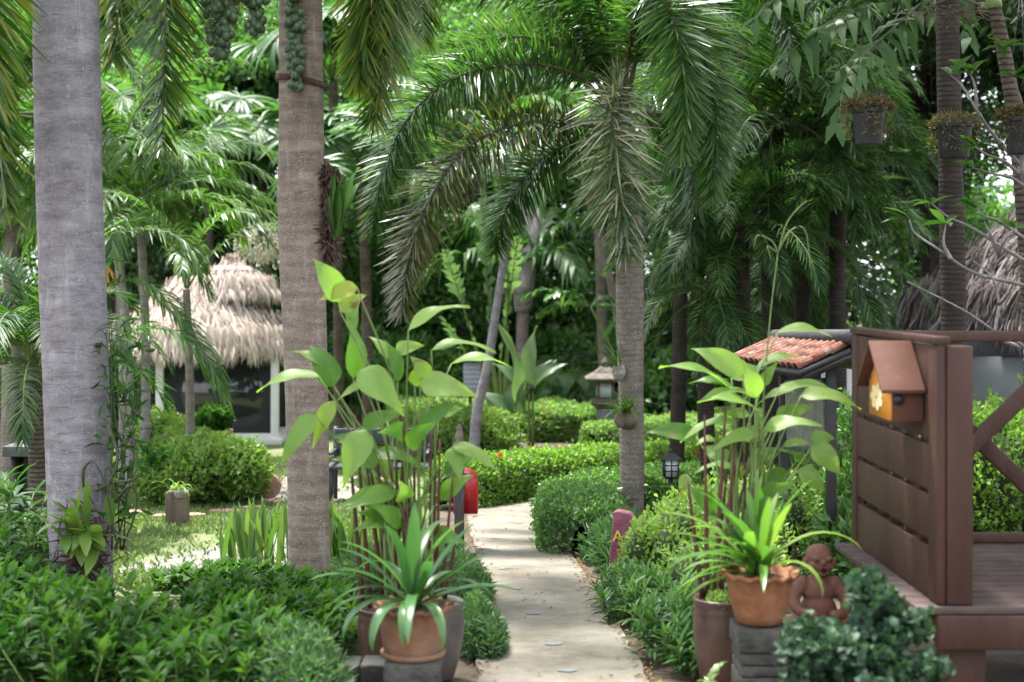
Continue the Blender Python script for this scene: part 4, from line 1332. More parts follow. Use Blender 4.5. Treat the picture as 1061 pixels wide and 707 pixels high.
for az, me, sc in [(PI, 0, 1.0), (PI * .8, 1, .9), (PI * 1.25, 0, .9), (0.1, 1, .6), (.9, 0, .6)]:
    place('frond', fish[me], root, P(612, 318, 22.4) - P(650, 465, 22.4), (0, .1, az), sc * .62)
# traveller palm / banana clump
Y = 26
root = empty('banana_clump', (X(520, Y), Y, gz(Y)), 'banana like clump with huge paddle leaves behind the leaning trunk', 'plant')
for (pts, tip, wd, tn) in [([(524, 462), (514, 400), (510, 372)], (500, 200), 44, .55), ([(526, 462), (524, 400), (526, 350)], (516, 165), 36, .7),
                           ([(522, 462), (504, 400), (490, 350)], (462, 262), 30, .35), ([(521, 462), (508, 420), (498, 390)], (458, 330), 18, .2), ([(525, 462), (520, 420), (518, 380)], (536, 250), 26, .8)]:
    st = MB(); tube(st, np.array([P(q[0], q[1], Y) for q in pts]), [.075, .055, .03], 9, n=12)
    st.build('leaf_stalk', M_greenstem, root, smooth=True)
    q0, q1 = P(pts[-1][0], pts[-1][1], Y), P(tip[0], tip[1], Y - .3)
    m_ = MB(); frond(m_, np.array([q0, (q0 + q1) / 2 + [0, .12, 0], q1]), nl=17, ll=wd / F * Y * .62, lw=np.linalg.norm(q1 - q0) / 14, mode='flat', sag=.18, rr=.02, t0=tn, tv=.3, ang=(74, 40), petiole=.03, jitter=.1, prof=([0, .1, .5, .8, 1], [.6, .95, 1, .85, .4])); m_.build('leaf', [M_banana, M_rachis], root)
for k, (bx, by, tx, ty, wd, Yc, lab) in enumerate([(535, 418, 515, 325, 13, 24, 'tall upright pale green paddle leaf right of the leaning trunk'), (552, 405, 556, 330, 17, 25, 'upright paddle leaf in front of the mottled distant trunk'), (548, 400, 588, 372, 13, 25, 'arching yellow green leaf below the fishtail sapling')]):
    root = empty('canna_plant', (X(bx, Yc), Yc, gz(Yc)), lab, 'plant', 'single paddle leaved plants')
    m_ = MB(); blade(m_, P(bx, by, Yc), P(tx, ty, Yc - .1), wd / F * Yc, arch=.08, tint=.8); m_.build('leaf', M_banana, root)
    st = MB(); tube(st, np.array([[X(bx, Yc), Yc, gz(Yc)], P(bx, by, Yc)]), [.03, .02], 7, n=5); st.build('leaf_stalk', M_greenstem, root)
    for q in range(3):
        m_ = MB(); blade(m_, P(bx + rng.normal(0, 6), by + 12, Yc + .1), P(bx + rng.normal(0, 30), by - rng.uniform(10, 40), Yc + .2), 13 / F * Yc, tint=.4); m_.build('leaf', M_banana, root)
# big elephant ear leaves low in the shade
for (cx, cy, Yc, lab) in [(590, 398, 29, 'dark elephant ear leaves in the shade left of the stone lantern'), (560, 392, 30, 'blue green elephant ear leaves beside the arching paddle leaf')]:
    root = empty('elephant_ear', (X(cx, Yc), Yc, gz(Yc)), lab, 'plant', 'elephant ear plants')
    for k in range(7):
        b = P(cx + rng.normal(0, 14), cy + rng.normal(-4, 8), Yc + rng.normal(0, .2))
        m_ = MB(); blade(m_, b, b + np.array([rng.normal(0, .25), -.25, -.35]), .42, tint=rng.uniform(0, .5)); m_.build('leaf', M_hedgedark, root)
        st = MB(); tube(st, np.array([[X(cx, Yc), Yc, gz(Yc)], b]), [.02, .012], 6, n=4); st.build('leaf_stalk', M_greenstem, root)

# left group -----------------------------------------------------------
datef = [fm('frond_mesh', arc(1.5, e, d), M_datepalm, M_rachis, nl=80, ll=.32, lw=.015, mode='vee', sag=.25, rr=.012, t0=.5, tv=.8, ang=(60, 30)) for e, d in ((75, 85), (50, 120), (5, 80), (-25, 60))]
datel = [fm('frond_mesh', arc(1.6, e, d), M_areca, M_rachis, nl=60, ll=.3, lw=.018, mode='vee', sag=.3, rr=.012, t0=.35, tv=.4, ang=(60, 30)) for e, d in ((72, 80), (48, 110), (15, 95))]
Y = 11.8
b8 = np.array([X(40, Y), Y, gz(Y)])
tp = [b8, P(40, 500, Y), P(38, 440, Y), P(34, 375, Y)]
palm('small date palm with a rough dark trunk half hidden behind the thick grey trunk', b8, tp, [.07, .075, .08, .085], M_roughbark, datef, 26, None, 1.0, name='date_palm', ringn=16, elevs=[0, 1, 2, 1])
# big soft palm fronds at far left, further back
Y = 17
b = np.array([X(10, Y), Y, gz(Y)])
palm('tall feathery palm at the far left edge behind the date palm', b, [b, P(12, 300, Y), P(12, 150, Y)], [.11, .1, .09], M_greybark, datef, 18, None, 1.7, name='feather_palm', elevs=[0, 1, 1, 2], shaft=.4)
arecaf = [fm('frond_mesh', arc(2.1, e, d), M_areca, M_rachis, nl=46, ll=.52, lw=.034, mode='vee', sag=.45, rr=.016, t0=.5, tv=.4, ang=(55, 25)) for e, d in ((75, 95), (52, 105), (25, 90))]
for (bx, Yc, tx, ty, lab, nf) in [(136, 16.5, 122, 262, 'yellow green areca palm stem right of the thick grey trunk', 18), (150, 17.5, 146, 235, 'taller areca palm stem left of the pale thatched hut', 18), (128, 18, 120, 190, 'areca palm stem partly behind the thick grey trunk', 11)]:
    b = np.array([X(bx, Yc), Yc, gz(Yc)])
    palm(lab, b, [b, P((bx + tx) / 2 + 3, 360, Yc), P(tx, ty, Yc)], [.06, .055, .05], M_palebark, arecaf, nf, None, 1.0, name='areca_palm', group='areca palms on the left', shaft=.3, ringn=20, elevs=[0, 1, 1, 2, 1, 2])
# thin pale trunk in front of hut with fronds sweeping right
Y = 15.6
b = np.array([X(197, Y), Y, gz(Y)])
root, _ = palm('thin grey trunk in front of the pale hut with a frond sweeping over its roof', b, [b, P(197, 430, Y), P(196, 370, Y), P(193, 300, Y)], [.055, .05, .045, .04], M_greybark, arecaf, 6, None, .8, name='thin_palm', elevs=[0, 1], ringn=14)
for pts in ([(150, 300, 15.2), (185, 330, 15.0), (215, 370, 14.8), (232, 410, 14.7)], [(110, 245, 15), (150, 238, 14.8), (190, 250, 14.6), (215, 300, 14.5)], [(120, 350, 14.6), (155, 340, 14.4), (190, 350, 14.2), (212, 385, 14.2)], [(105, 300, 15), (140, 290, 14.9), (175, 310, 14.7), (200, 350, 14.6)]):
    frond(MB(), np.array([P(*q) for q in pts]), nl=52, ll=.42, lw=.024, mode='vee', sag=.4, rr=.013, t0=.45, tv=.4, ang=(50, 22), petiole=.02).build('frond', [M_areca, M_rachis], root)
# orange dying leaf tuft
m_ = MB(); n = 60
scatter(m_, np.array([P(108 + rng.normal(0, 2), rng.uniform(272, 292), 15.5) for _ in range(n)]), rng.normal(0, .25, (n, 3)) + [0, 0, -1], rsph(n), .16, .025, rng.uniform(0, 1, n))
o = m_.build('orange_frond_tuft', M_orangeleaf); tag(o, 'orange dying leaf tuft hanging right of the thick grey trunk', 'leaf tuft')


def fan_mesh(rad, nseg, tint, spread=310):
    mb = MB()
    a = np.radians(np.linspace(-spread / 2, spread / 2, nseg))
    for k, an in enumerate(a):
        L_ = rad * (1 - .22 * abs(an) / PI) * rng.uniform(.93, 1.05)
        strap(mb, (0, 0, 0), an, R(rng.uniform(-4, 8)), L_, rad * .085, rng.uniform(.7, 1.3), 7, np.clip(tint + rng.normal(0, .15), 0, 1), 0, .35, .06, .25)
    return mb.mesh('fan_mesh', [M_fan, M_rachis])


fans = [fan_mesh(.8, 40, .55), fan_mesh(.8, 44, .35), fan_mesh(.75, 38, .7)]


def fanpalm(label, base, top, rad, leaves, group=None, sc=1.0, name='fan_palm'):
    root = empty(name, base, label, 'palm tree', group)
    trunk_mb([base, (np.asarray(base) + top) / 2 + [.03, 0, 0], top], [rad, rad * .9, rad * .85], 14, 30, 20).build('trunk', M_roughbark, root, smooth=True)
    for k in range(leaves):
        az = k * 2.4 + rng.uniform(-.2, .2)
        el = R(rng.uniform(5, 70)); Lp_ = rng.uniform(.7, 1.1) * sc
        d = np.array([math.cos(az) * math.cos(el), math.sin(az) * math.cos(el), math.sin(el)])
        tipp = np.asarray(top) + d * Lp_ + [0, 0, -.15 * Lp_]
        st = MB(); tube(st, np.array([top, np.asarray(top) + d * Lp_ * .5 + [0, 0, .04], tipp]), [.014, .011, .008], 6, n=8)
        so_ = st.build('leaf_stalk', M_rachis, root)
        place('fan_leaf', fans[k % 3], root, tipp - np.asarray(base), (rng.normal(0, .3), R(rng.uniform(10, 55)) - el * .4, az), sc * rng.uniform(.85, 1.1))
    return root


for (px, py, Yc, lab, sc, nl) in [(215, 160, 29.5, 'fan palm with broad pleated leaves above the pale hut', 1.15, 15), (120, 120, 22, 'fan palm high behind the drooping fronds on the left', 1.2, 14), (272, 130, 30, 'fan palm just left of the brown ringed trunk', 1.2, 13), (375, 150, 22, 'fan palm behind the right of the brown ringed trunk', 1.2, 12), (60, 190, 21, 'fan palm hidden behind the thick grey trunk', 1.2, 12), (345, 60, 25, 'highest fan palm behind the brown ringed trunk', 1.3, 12)]:
    b = np.array([X(px + 6, Yc), Yc, gz(Yc)])
    fanpalm(lab, b, P(px, py + 25, Yc), .09, nl, 'fan palms behind the hut', sc * Yc / 21)
# pale palm blossom hanging left of brown trunk
root = empty('palm_blossom', P(268, 275, 22), 'creamy palm blossom spray between the hut roof and the brown trunk', 'blossom')
m_ = MB(); n = 1500
q = rsph(n) * rng.uniform(.2, 1, (n, 1)) ** .5
scatter(m_, P(272, 252, 22) + q * [.42, .3, .3], q + [0, 0, -.4], rsph(n), .07, .02, rng.uniform(0, 1, n))
m_.build('floret', M_whiteflower, root)
m_ = MB(); tube(m_, np.array([P(290, 190, 22.2), P(285, 225, 22.1), P(272, 262, 22)]), [.03, .02, .01], 6, n=8)
for k in range(22):
    tube(m_, np.array([P(278, 240, 22), P(272, 252, 22) + rsph(1)[0] * [.36, .25, .25]]), [.008, .003], 4, n=3)
m_.build('stalk', M_rachis, root)

# right dark group -------------------------------------------------------
right = [(738, 13.7, 735, 300, 'date palm with a ragged trunk right of the foxtail palm', .075, 30, .72),
         (764, 13.75, 768, 235, 'taller date palm behind the right hand broad leaves', .075, 34, .85),
         (806, 14.6, 800, 130, 'tall dark date palm trunk behind the notice board', .12, 40, 1.15),
         (870, 14.2, 868, 165, 'dark date palm above the notice board roof', .08, 38, .8),
         (830, 16.5, 835, 265, 'shaded date palm deep behind the notice board', .08, 38, 1.1),
         (700, 17.5, 705, 180, 'date palm far behind the right side of the foxtail palm', .09, 32, .95),
         (848, 19.0, 846, 110, 'dark date palm left of the dark trunk with the pot', .09, 34, 1.1),
         (775, 19.5, 770, 60, 'tallest dark feathery palm behind the right group', .1, 34, 1.8)]
for (bx, Yc, tx, ty, lab, r, nf, fl) in right:
    b = np.array([X(bx, Yc), Yc, gz(Yc)])
    palm(lab, b, [b, P((bx + tx) / 2 + rng.normal(0, 3), (ty + 540) / 2, Yc), P(tx, ty, Yc)], [r, r * 1.05, r], M_darkbark, datef, nf, None, fl * 1.1, name='date_palm', group='date palms on the right', ringn=26, elevs=[0, 1, 2, 1, 3, 2])
root = None
# dark trunk with pot
Y = 11
b12 = np.array([X(987, Y), Y, gz(Y)])
rt, _ = palm('dark ringed trunk standing before the grey thatched roof', b12, [b12, P(988, 330, Y), P(985, 180, Y), P(982, 30, Y), P(980, -90, Y)], [.11, .098, .092, .088, .08], M_darkbark, foxs, 7, None, .9, name='dark_palm', ringn=50)
Y = 9.0
b13 = np.array([X(1075, Y), Y, gz(Y)])
tp = [b13, P(1068, 330, Y), P(1056, 160, Y), P(1043, 70, Y), P(1030, 5, Y)]
palm('slim brown palm trunk leaning at the top right corner', b13, tp, [.06, .054, .05, .046, .042], M_roughbark, elf, 8, None, .9, name='leaning_palm', shaft=.5, ringn=40, yaw0=.4)
# fishtail leaf at top right
root = empty('fishtail_palm', (X(988, 15), 15, gz(15)), 'fishtail palm with broad jagged leaflets at the upper right', 'palm tree')
m_ = trunk_mb([(X(988, 15), 15, gz(15)), P(987, 250, 15), P(984, -20, 15)], [.11, .1, .09], 14, 30, 20); m_.build('trunk', M_darkbark, root, smooth=True)
for pts in ([(984, -20, 15), (920, -5, 14.2), (850, 30, 13.4), (800, 70, 12.9)], [(984, -20, 15), (925, 30, 14), (880, 75, 13.2), (868, 130, 12.8)], [(984, -20, 15), (990, -30, 14.2), (985, 0, 13.4), (1005, 40, 13)], [(984, -30, 15), (900, -45, 14), (830, -20, 13.2), (780, 20, 12.8)]):
    frond(MB(), np.array([P(*q) for q in pts]), nl=19, ll=.42, lw=.1, mode='flat', sag=.75, rr=.014, t0=.6, tv=.3, ang=(65, 40), petiole=.1, jitter=.22).build('frond', [M_fan, M_rachis], root)
m_ = MB(); tube(m_, np.array([P(1020, 8, 9.3), P(990, -2, 9.3), P(955, 10, 9.3)]), [.012, .008, .004], 5, n=10)
for k in range(60):
    t = rng.uniform(0, 1); c = P(1020 - 65 * t, 3 + 4 * t, 9.3)
    tube(m_, np.array([c, c + [rng.normal(0, .06), rng.normal(0, .06), -.04], c + [rng.normal(0, .12), rng.normal(0, .1), -rng.uniform(.05, .16)]]), [.003, .002], 4, n=5, cap=False)
o = m_.build('flower_stalk', M_wood); tag(o, 'dry branching flower stalk beside the leaning trunk at the top right', 'flower stalk')
# ------------------------------------------------------------------ pots and broad leaved plants
def terracotta(label, c, rtop, h, mat, saucer=True, rb=.6):
    """c = centre of the base"""
    root = empty('flower_pot', c, label, 'flower pot', 'terracotta pots')
    m_ = MB()
    pr = []
    q_ = lambda f: rtop * (rb + (.93 - rb) * f)
    pr += [(rtop * rb * .95, 0), (q_(.1), .004), (q_(.36), h * .2), (q_(.68), h * .48), (q_(.92), h * .75), (q_(1), h * .88),
           (rtop * .97, h * .9, .004), (rtop * 1.09, h * .945, .009), (rtop * 1.06, h * 1.0, .008), (rtop * .92, h * .99), (rtop * .84, h * .86)]
    lathe(m_, c, pr, 112)
    m_.build('pot', mat, root, smooth=True)
    s = MB(); lathe(s, np.asarray(c) + [0, 0, h * .84], [(.001, .02), (rtop * .5, .015), (rtop * .845, 0)], 24); s.build('soil', M_soil, root)
    if saucer:
        s = MB(); lathe(s, np.asarray(c) - [0, 0, .004], [(rtop * .8, 0), (rtop * .87, .006), (rtop * .89, .022), (rtop * .77, .024)], 48); s.build('saucer', mat, root, smooth=True)
    return root


def jar(label, c, r, h, mat, prof=None):
    root = empty('ceramic_jar', c, label, 'jar', 'large glazed jars')
    m_ = MB()
    p = prof or [(.62, 0), (.68, .03), (.9, .35), (1.0, .62), (.99, .78), (.955, .86), (.965, .875), (.93, .9), (.97, .95), (1.0, .985), (.97, 1.0), (.88, .99), (.84, .9)]
    lathe(m_, c, [(r * a, h * b) for a, b in p], 48)
    m_.build('jar_body', mat, root, smooth=True)
    s = MB(); lathe(s, np.asarray(c) + [0, 0, h * .88], [(.001, .015), (r * .5, .01), (r * .86, 0)], 24); s.build('soil', M_soil, root)
    return root


# left: edging, plinth, pot, jars
YL = 5.6
bl = empty('brick_edging', (X(395, 5.75), 5.75, 0), 'low dark mossy brick edging in the lower left foreground', 'brick edging')
for k, (xa, xb) in enumerate([(330, 365), (366, 384), (385, 402)]):
    pass
xs_ = np.linspace(X(318, 5.72), X(402, 5.72), 4)
for row in range(2):
    for k in range(3):
        m_ = MB(); box(m_, (xs_[k] + .002, 5.66, row * .1 + .0), (xs_[k + 1] - .003, 5.82, row * .1 + .096 + rng.uniform(-.004, .003))); m_.build('brick', M_block, bl, bevel=.008)
pl = empty('plinth', (X(429, YL), YL, 0), 'small dark stone plinth under the left terracotta pot', 'plinth', 'pot plinths')
cx = X(430, YL)
m_ = MB(); box(m_, (cx - .1, YL - .1, 0), (cx + .1, YL + .14, .16)); m_.build('base', M_block, pl, bevel=.008)
m_ = MB(); box(m_, (cx - .115, YL - .125, .162), (cx + .105, YL + .16, .247)); m_.build('cap', M_block, pl, bevel=.01)
cl = np.array([X(428, YL), YL + .01, .252])
terracotta('terracotta pot with wavy rim holding dark green strap leaves on the left', cl, .146, .2, M_oldterracotta, True, .76)
jl1 = np.array([X(402, 6.25), 6.25, 0]); jl2 = np.array([X(449, 6.2), 6.2, 0])
jar('reddish brown jar partly hidden behind the left terracotta pot, its left side showing', jl1, .135, .3, M_jar)
jar('grey brown jar right behind the left terracotta pot at the path edge', jl2, .135, .335, M_jarg)


def strap_plant(label, c, n, L, W, mat, elevs=(8, 86), droop=(.5, 1.7), name='strap_leaf_plant', z0=0.0, spread=.05, tints=(.2, .85), custom=(), keep=None):
    root = empty(name, c, label, 'potted plant', 'strap leaved pot plants')
    for k in range(n):
        f = k / n
        e = elevs[0] + (elevs[1] - elevs[0]) * f
        m_ = MB()
        az = k * 2.4 + rng.normal(0, .3)
        if keep and math.cos(az) > .5 and e < 62:
            az += PI
        strap(m_, np.asarray(c) + [rng.normal(0, spread * .4), rng.normal(0, spread * .4), z0 + .02 * f], az, R(e + rng.normal(0, 6)), L * rng.uniform(.75, 1.15) * (1 - .12 * f), W * rng.uniform(.8, 1.15), droop[1] + (droop[0] - droop[1]) * f + rng.normal(0, .15), 10, rng.uniform(*tints), 0, .3, .03, .7, rng.normal(0, .2))
        m_.build('leaf', mat, root)
    for (az, e, L_, W_, dr, tn) in custom:
        m_ = MB(); strap(m_, np.asarray(c) + [0, -.02, z0], R(az), R(e), L_, W_, dr, 11, tn, 0, .3, .03, .7); m_.build('leaf', mat, root)
    return root


strap_plant('dark green strap leaved plant drooping over the left terracotta pot', cl + [0, 0, .185], 17, .46, .042, M_strap, (18, 84), (.3, 2.2), custom=[(-95, 35, .34, .05, 2.6, .6), (-120, 30, .38, .05, 2.5, .5), (-60, 30, .36, .045, 2.5, .7), (-150, 30, .4, .05, 2.4, .45), (180, 25, .45, .045, 2.0, .5), (10, 25, .46, .055, .9, .4), (0, 45, .4, .06, .5, .3), (20, 60, .42, .055, .4, .35), (-165, 48, .36, .05, .9, .4), (90, 80, .42, .06, .2, .5), (-80, 84, .42, .06, .3, .55)])


def stems_and_leaves(label, jar_c, zrim, leaves, nst, Yc, extra, stemh, name='broad_leaf_plant', stalkmat=None):
    root = empty(name, jar_c, label, 'plant', 'tall broad leaved jar plants')
    st = MB()
    allb = []
    for (bx, by, tx, ty, wd, tn, dy, yellow) in leaves:
        b = P(bx, by, Yc + dy); t = P(tx, ty, Yc + dy * 1.2 + rng.normal(0, .03))
        m_ = MB(); blade(m_, b, t, wd * .88 / F * Yc, tint=tn)
        m_.build('leaf', M_thaliay if yellow else M_thalia, root, smooth=True)
        allb.append(b)
    for k in range(extra):
        a = rng.uniform(0, 2 * PI); h = rng.uniform(.35, 1.0) * stemh
        b = np.asarray(jar_c) + [math.cos(a) * h * .22, math.sin(a) * h * .25 + .05, zrim + h * .8]
        dd = norm([math.cos(a + rng.normal(0, .5)), math.sin(a + rng.normal(0, .5)) * .7, rng.uniform(-.15, .7)])
        m_ = MB(); blade(m_, b, b + dd * rng.uniform(.16, .24), .08, .085, tint=rng.uniform(.1, .7)); m_.build('leaf', M_thalia, root)
        allb.append(b)
    redm, grm = [], []
    for b in allb:
        j = np.array([jar_c[0] + rng.uniform(-.1, .1), jar_c[1] + rng.uniform(-.08, .08), zrim - .05])
        if abs(b[0] - jar_c[0]) < .12:
            j[0] = jar_c[0] + np.clip(b[0] - jar_c[0], -.1, .1)
        mid = j + (b - j) * [.35, .35, .62] + rng.normal(0, .012, 3)
        redm.append((j, mid, b))
    for (j, mid, b) in redm:
        m_ = MB()
        pts = smooth_pts(np.array([j, mid, b]), 16)
        kk = int(rng.choice([1, 1, 2, 3, 8]))
        tube(m_, pts[:kk + 1], [.007, .0055], 7, 0)
        tube(m_, pts[kk:], [.0055, .004, .003], 7, 1)
        m_.build('leaf_stalk', [M_redstem, M_greenstem], root, smooth=True)
    return root


LL = [(353, 312, 324, 262, 30, .75, -.1, 0), (370, 298, 330, 308, 20, .8, -.12, 1), (352, 322, 380, 302, 22, .5, 0, 1), (366, 392, 362, 322, 24, .4, .05, 0),
      (346, 400, 320, 352, 32, .25, .1, 0), (330, 390, 266, 400, 12, .7, -.1, 0), (372, 384, 419, 425, 36, .75, -.15, 0), (412, 396, 397, 345, 16, .2, 0, 0),
      (410, 364, 440, 355, 18, .9, .1, 0), (423, 343, 487, 311, 12, .8, 0, 0), (447, 363, 514, 359, 8, .8, 0, 0), (468, 377, 531, 375, 9, .9, .1, 0),
      (436, 398, 495, 405, 30, .85, -.12, 0), (443, 392, 425, 366, 20, .3, 0, 1), (436, 447, 475, 412, 20, .1, -.1, 0), (376, 442, 420, 423, 20, .4, 0, 0),
      (380, 446, 356, 500, 34, .75, -.2, 0), (346, 416, 324, 460, 20, .5, -.1, 1), (327, 430, 290, 478, 24, .7, -.15, 0), (388, 470, 442, 482, 16, .35, 0, 0),
      (382, 472, 414, 500, 22, .3, .05, 1), (470, 462, 517, 485, 16, .85, -.1, 0), (468, 464, 477, 496, 22, .6, -.1, 0), (424, 520, 438, 545, 18, .55, .1, 0),
      (430, 400, 438, 375, 20, .3, .1, 1), (395, 395, 350, 410, 12, .9, 0, 0), (405, 372, 382, 345, 14, .85, .1, 0), (455, 430, 480, 420, 16, .5, .15, 0), (365, 345, 376, 300, 14, .5, .1, 0), (335, 380, 300, 360, 10, .8, .1, 0),
      (415, 500, 432, 470, 15, .3, .1, 0), (400, 555, 412, 520, 16, .5, .15, 0)]
stems_and_leaves('tall plant with broad pointed blades on red stems rising from the left jars', (jl1 + jl2) / 2, .32, LL, 0, 6.2, 20, 1.0)
# thicker bundles of red stems
root = empty('red_cane_clump', jl1 + [0, 0, .28], 'bundle of dark red canes standing in the left jar', 'plant', 'red canes')
for (bx, by, tx, ty) in [(376, 628, 360, 440), (384, 630, 368, 430), (398, 628, 376, 450), (409, 620, 422, 410)]:
    m_ = MB(); tube(m_, np.array([P(bx, by, 6.28), P((bx + tx) / 2, (by + ty) / 2, 6.28), P(tx, ty, 6.28)]), [.012, .009, .004], 8, n=8); m_.build('cane', M_redstem, root, smooth=True)
root = empty('red_cane_clump', jl2 + [0, 0, .3], 'taller thin red canes standing in the grey brown jar beside the letterbox', 'plant', 'red canes')
for (bx, by, tx, ty) in [(446, 624, 446, 440), (452, 624, 456, 455), (457, 622, 470, 485), (461, 622, 481, 508), (449, 618, 452, 420)]:
    m_ = MB(); tube(m_, np.array([P(bx, by, 6.25), P((bx + tx) / 2, (by + ty) / 2, 6.25), P(tx, ty, 6.25)]), [.009, .007, .0035], 8, n=8); m_.build('cane', M_redstem, root, smooth=True)

# right: plinth, pot, jar
YR = 5.6
cx = X(787, YR)
pr_ = empty('plinth', (cx, YR, 0), 'dark mossy brick plinth under the right terracotta pot', 'plinth', 'pot plinths')
zz = 0.0
for k, (hh, wv) in enumerate([(.10, .098), (.095, .094), (.045, .09), (.05, .092), (.09, .1)]):
    m_ = MB(); box(m_, (cx - wv, YR - wv - .02, zz), (cx + wv, YR + wv + .02, zz + hh - .004)); m_.build('brick', M_block, pr_, bevel=.007)
    zz += hh
cr_ = np.array([cx, YR, zz + .004])
terracotta('orange terracotta pot with wavy rim on the right brick plinth', cr_, .142, .2, M_terracotta, False)
rng = np.random.default_rng(21)
strap_plant('bright green spiky strap leaved plant in the right terracotta pot', cr_ + [0, 0, .185], 30, .43, .044, M_brom, (24, 86), (.25, 1.5), keep=True, name='spiky_plant', custom=[(-38, 42, .36, .036, 2.6, .9), (8, 52, .5, .036, 1.9, 1.0), (180, 12, .36, .03, 1.1, .8), (195, 5, .34, .032, .9, .9), (170, 25, .4, .03, .9, .6), (165, 40, .4, .03, .8, .5), (90, 82, .42, .034, .2, .5), (-90, 70, .4, .034, .5, .6)])
jr = np.array([X(748, 6.0), 6.0, 0])
jar('dark chocolate glazed jar left of the right brick plinth', jr, .122, .395, M_jar)
LR = [(770, 388, 716, 355, 28, .85, 0, 0), (762, 408, 683, 372, 7, .7, 0, 0), (758, 392, 792, 378, 20, .8, .1, 0), (784, 412, 769, 368, 22, .8, -.1, 0), (757, 401, 714, 393, 9, .5, .05, 0), (776, 408, 722, 412, 9, .8, -.05, 0),
      (786, 426, 724, 410, 9, .7, -.1, 0), (776, 430, 748, 428, 12, .8, 0, 0), (806, 345, 862, 344, 10, .9, .1, 0), (785, 381, 832, 366, 11, .85, .1, 0), (806, 406, 870, 401, 12, .9, 0, 0), (830, 410, 892, 418, 16, .9, -.1, 0),
      (792, 445, 852, 436, 16, .85, -.15, 0), (840, 455, 866, 452, 18, .7, 0, 0), (842, 462, 872, 490, 28, .75, -.1, 0), (828, 486, 856, 508, 22, .75, -.1, 0), (782, 449, 736, 464, 16, .8, -.1, 0), (760, 484, 718, 487, 8, .7, 0, 0),
      (760, 436, 705, 453, 10, .8, -.05, 0), (712, 492, 706, 515, 14, .7, 0, 0), (740, 455, 720, 460, 8, .4, 0, 1), (780, 452, 745, 450, 8, .5, 0, 1), (800, 470, 790, 480, 10, .3, .1, 1), (812, 462, 842, 458, 10, .8, 0, 0), (775, 480, 768, 495, 10, .5, 0, 1), (790, 400, 806, 372, 14, .8, .15, 0), (838, 484, 806, 462, 8, .6, 0, 0), (822, 405, 782, 418, 8, .9, .1, 0)]
rr_ = stems_and_leaves('tall plant with broad pale blades rising from the dark chocolate jar', jr + [.08, .05, 0], .39, LR, 0, 6.1, 12, .95)
m_ = MB(); tube(m_, np.array([P(795, 600, 6.15), P(790, 450, 6.2), P(797, 340, 6.2), P(806, 262, 6.2)]), [.005, .004, .002], 6, n=16)
for (q1, q2, q3) in [((800, 250), (785, 244), (781, 258)), ((818, 240), (834, 238), (840, 280)), ((815, 232), (828, 215), (836, 208)), ((795, 255), (797, 262), (799, 270))]:
    tube(m_, np.array([P(806, 262, 6.2), P(*q1, 6.2), P(*q2, 6.2), P(*q3, 6.2)]), [.003, .0025, .0015], 5, n=12)
m_.build('flower_stalk', M_greenstem, rr_)
root = empty('red_cane_clump', jr + [0, 0, .35], 'dark red canes standing in the chocolate jar on the right', 'plant', 'red canes')
for (bx, by, tx, ty) in [(733, 622, 730, 430), (740, 624, 752, 420), (728, 620, 712, 495), (746, 622, 764, 440)]:
    m_ = MB(); tube(m_, np.array([P(bx, by, 6.02), P((bx + tx) / 2, (by + ty) / 2, 6.02), P(tx, ty, 6.02)]), [.012, .009, .004], 8, n=8); m_.build('cane', M_redstem, root, smooth=True)
bush('tuft of pale succulent growth on top of the chocolate jar', [((jr[0], jr[1] - .05, .39), (.075, .06, .03))], 500, .02, .014, M_lime, name='succulent', cat='plant', stems=0, core=0, tint=(.6, .2))
# little ferns in front of the right plinth
for k, (px, py, Yc, lab) in enumerate([(724, 690, 5.5, 'small fern at the foot of the chocolate jar'), (786, 690, 5.35, 'small fern in front of the right brick plinth')]):
    b = P(px, 745, Yc); b[2] = 0
    root = empty('small_fern', b, lab, 'fern', 'small ferns')
    for q in range(7):
        a = rng.uniform(-2.6, -.5) if q < 5 else rng.uniform(0, 6)
        m_ = MB(); pp = arc(.34, rng.uniform(60, 80), 90, 9)
        c_, s_ = math.cos(a), math.sin(a)
        pp = np.stack([pp[:, 0] * c_, pp[:, 0] * s_, pp[:, 2]], 1) + b
        frond(m_, pp, nl=20, ll=.035, lw=.017, sag=.1, rr=.003, petiole=.1, t0=.6); m_.build('frond', [M_lime, M_rachis], root)

# clay baby figure
sc_ = 1.0
hc = P(849, 580, 6.3)
m_ = MB()


def ball(mb, c, r, seg=18, mat=0):
    th = np.linspace(0, 2 * PI, seg, endpoint=False); ph = np.linspace(0, PI, seg // 2 + 1)
    T, Ph = np.meshgrid(ph, th, indexing='ij')
    S = np.stack([np.sin(T) * np.cos(Ph), np.sin(T) * np.sin(Ph), np.cos(T)], -1).reshape(-1, 3)
    k = seg // 2 + 1
    i = np.arange(k - 1)[:, None] * seg; j = np.arange(seg)[None]; j2 = (j + 1) % seg
    return mb.add(np.asarray(c) + S * np.asarray(r), np.stack([i + j, i + seg + j, i + seg + j2, i + j2], -1).reshape(-1, 4), .5, mat)


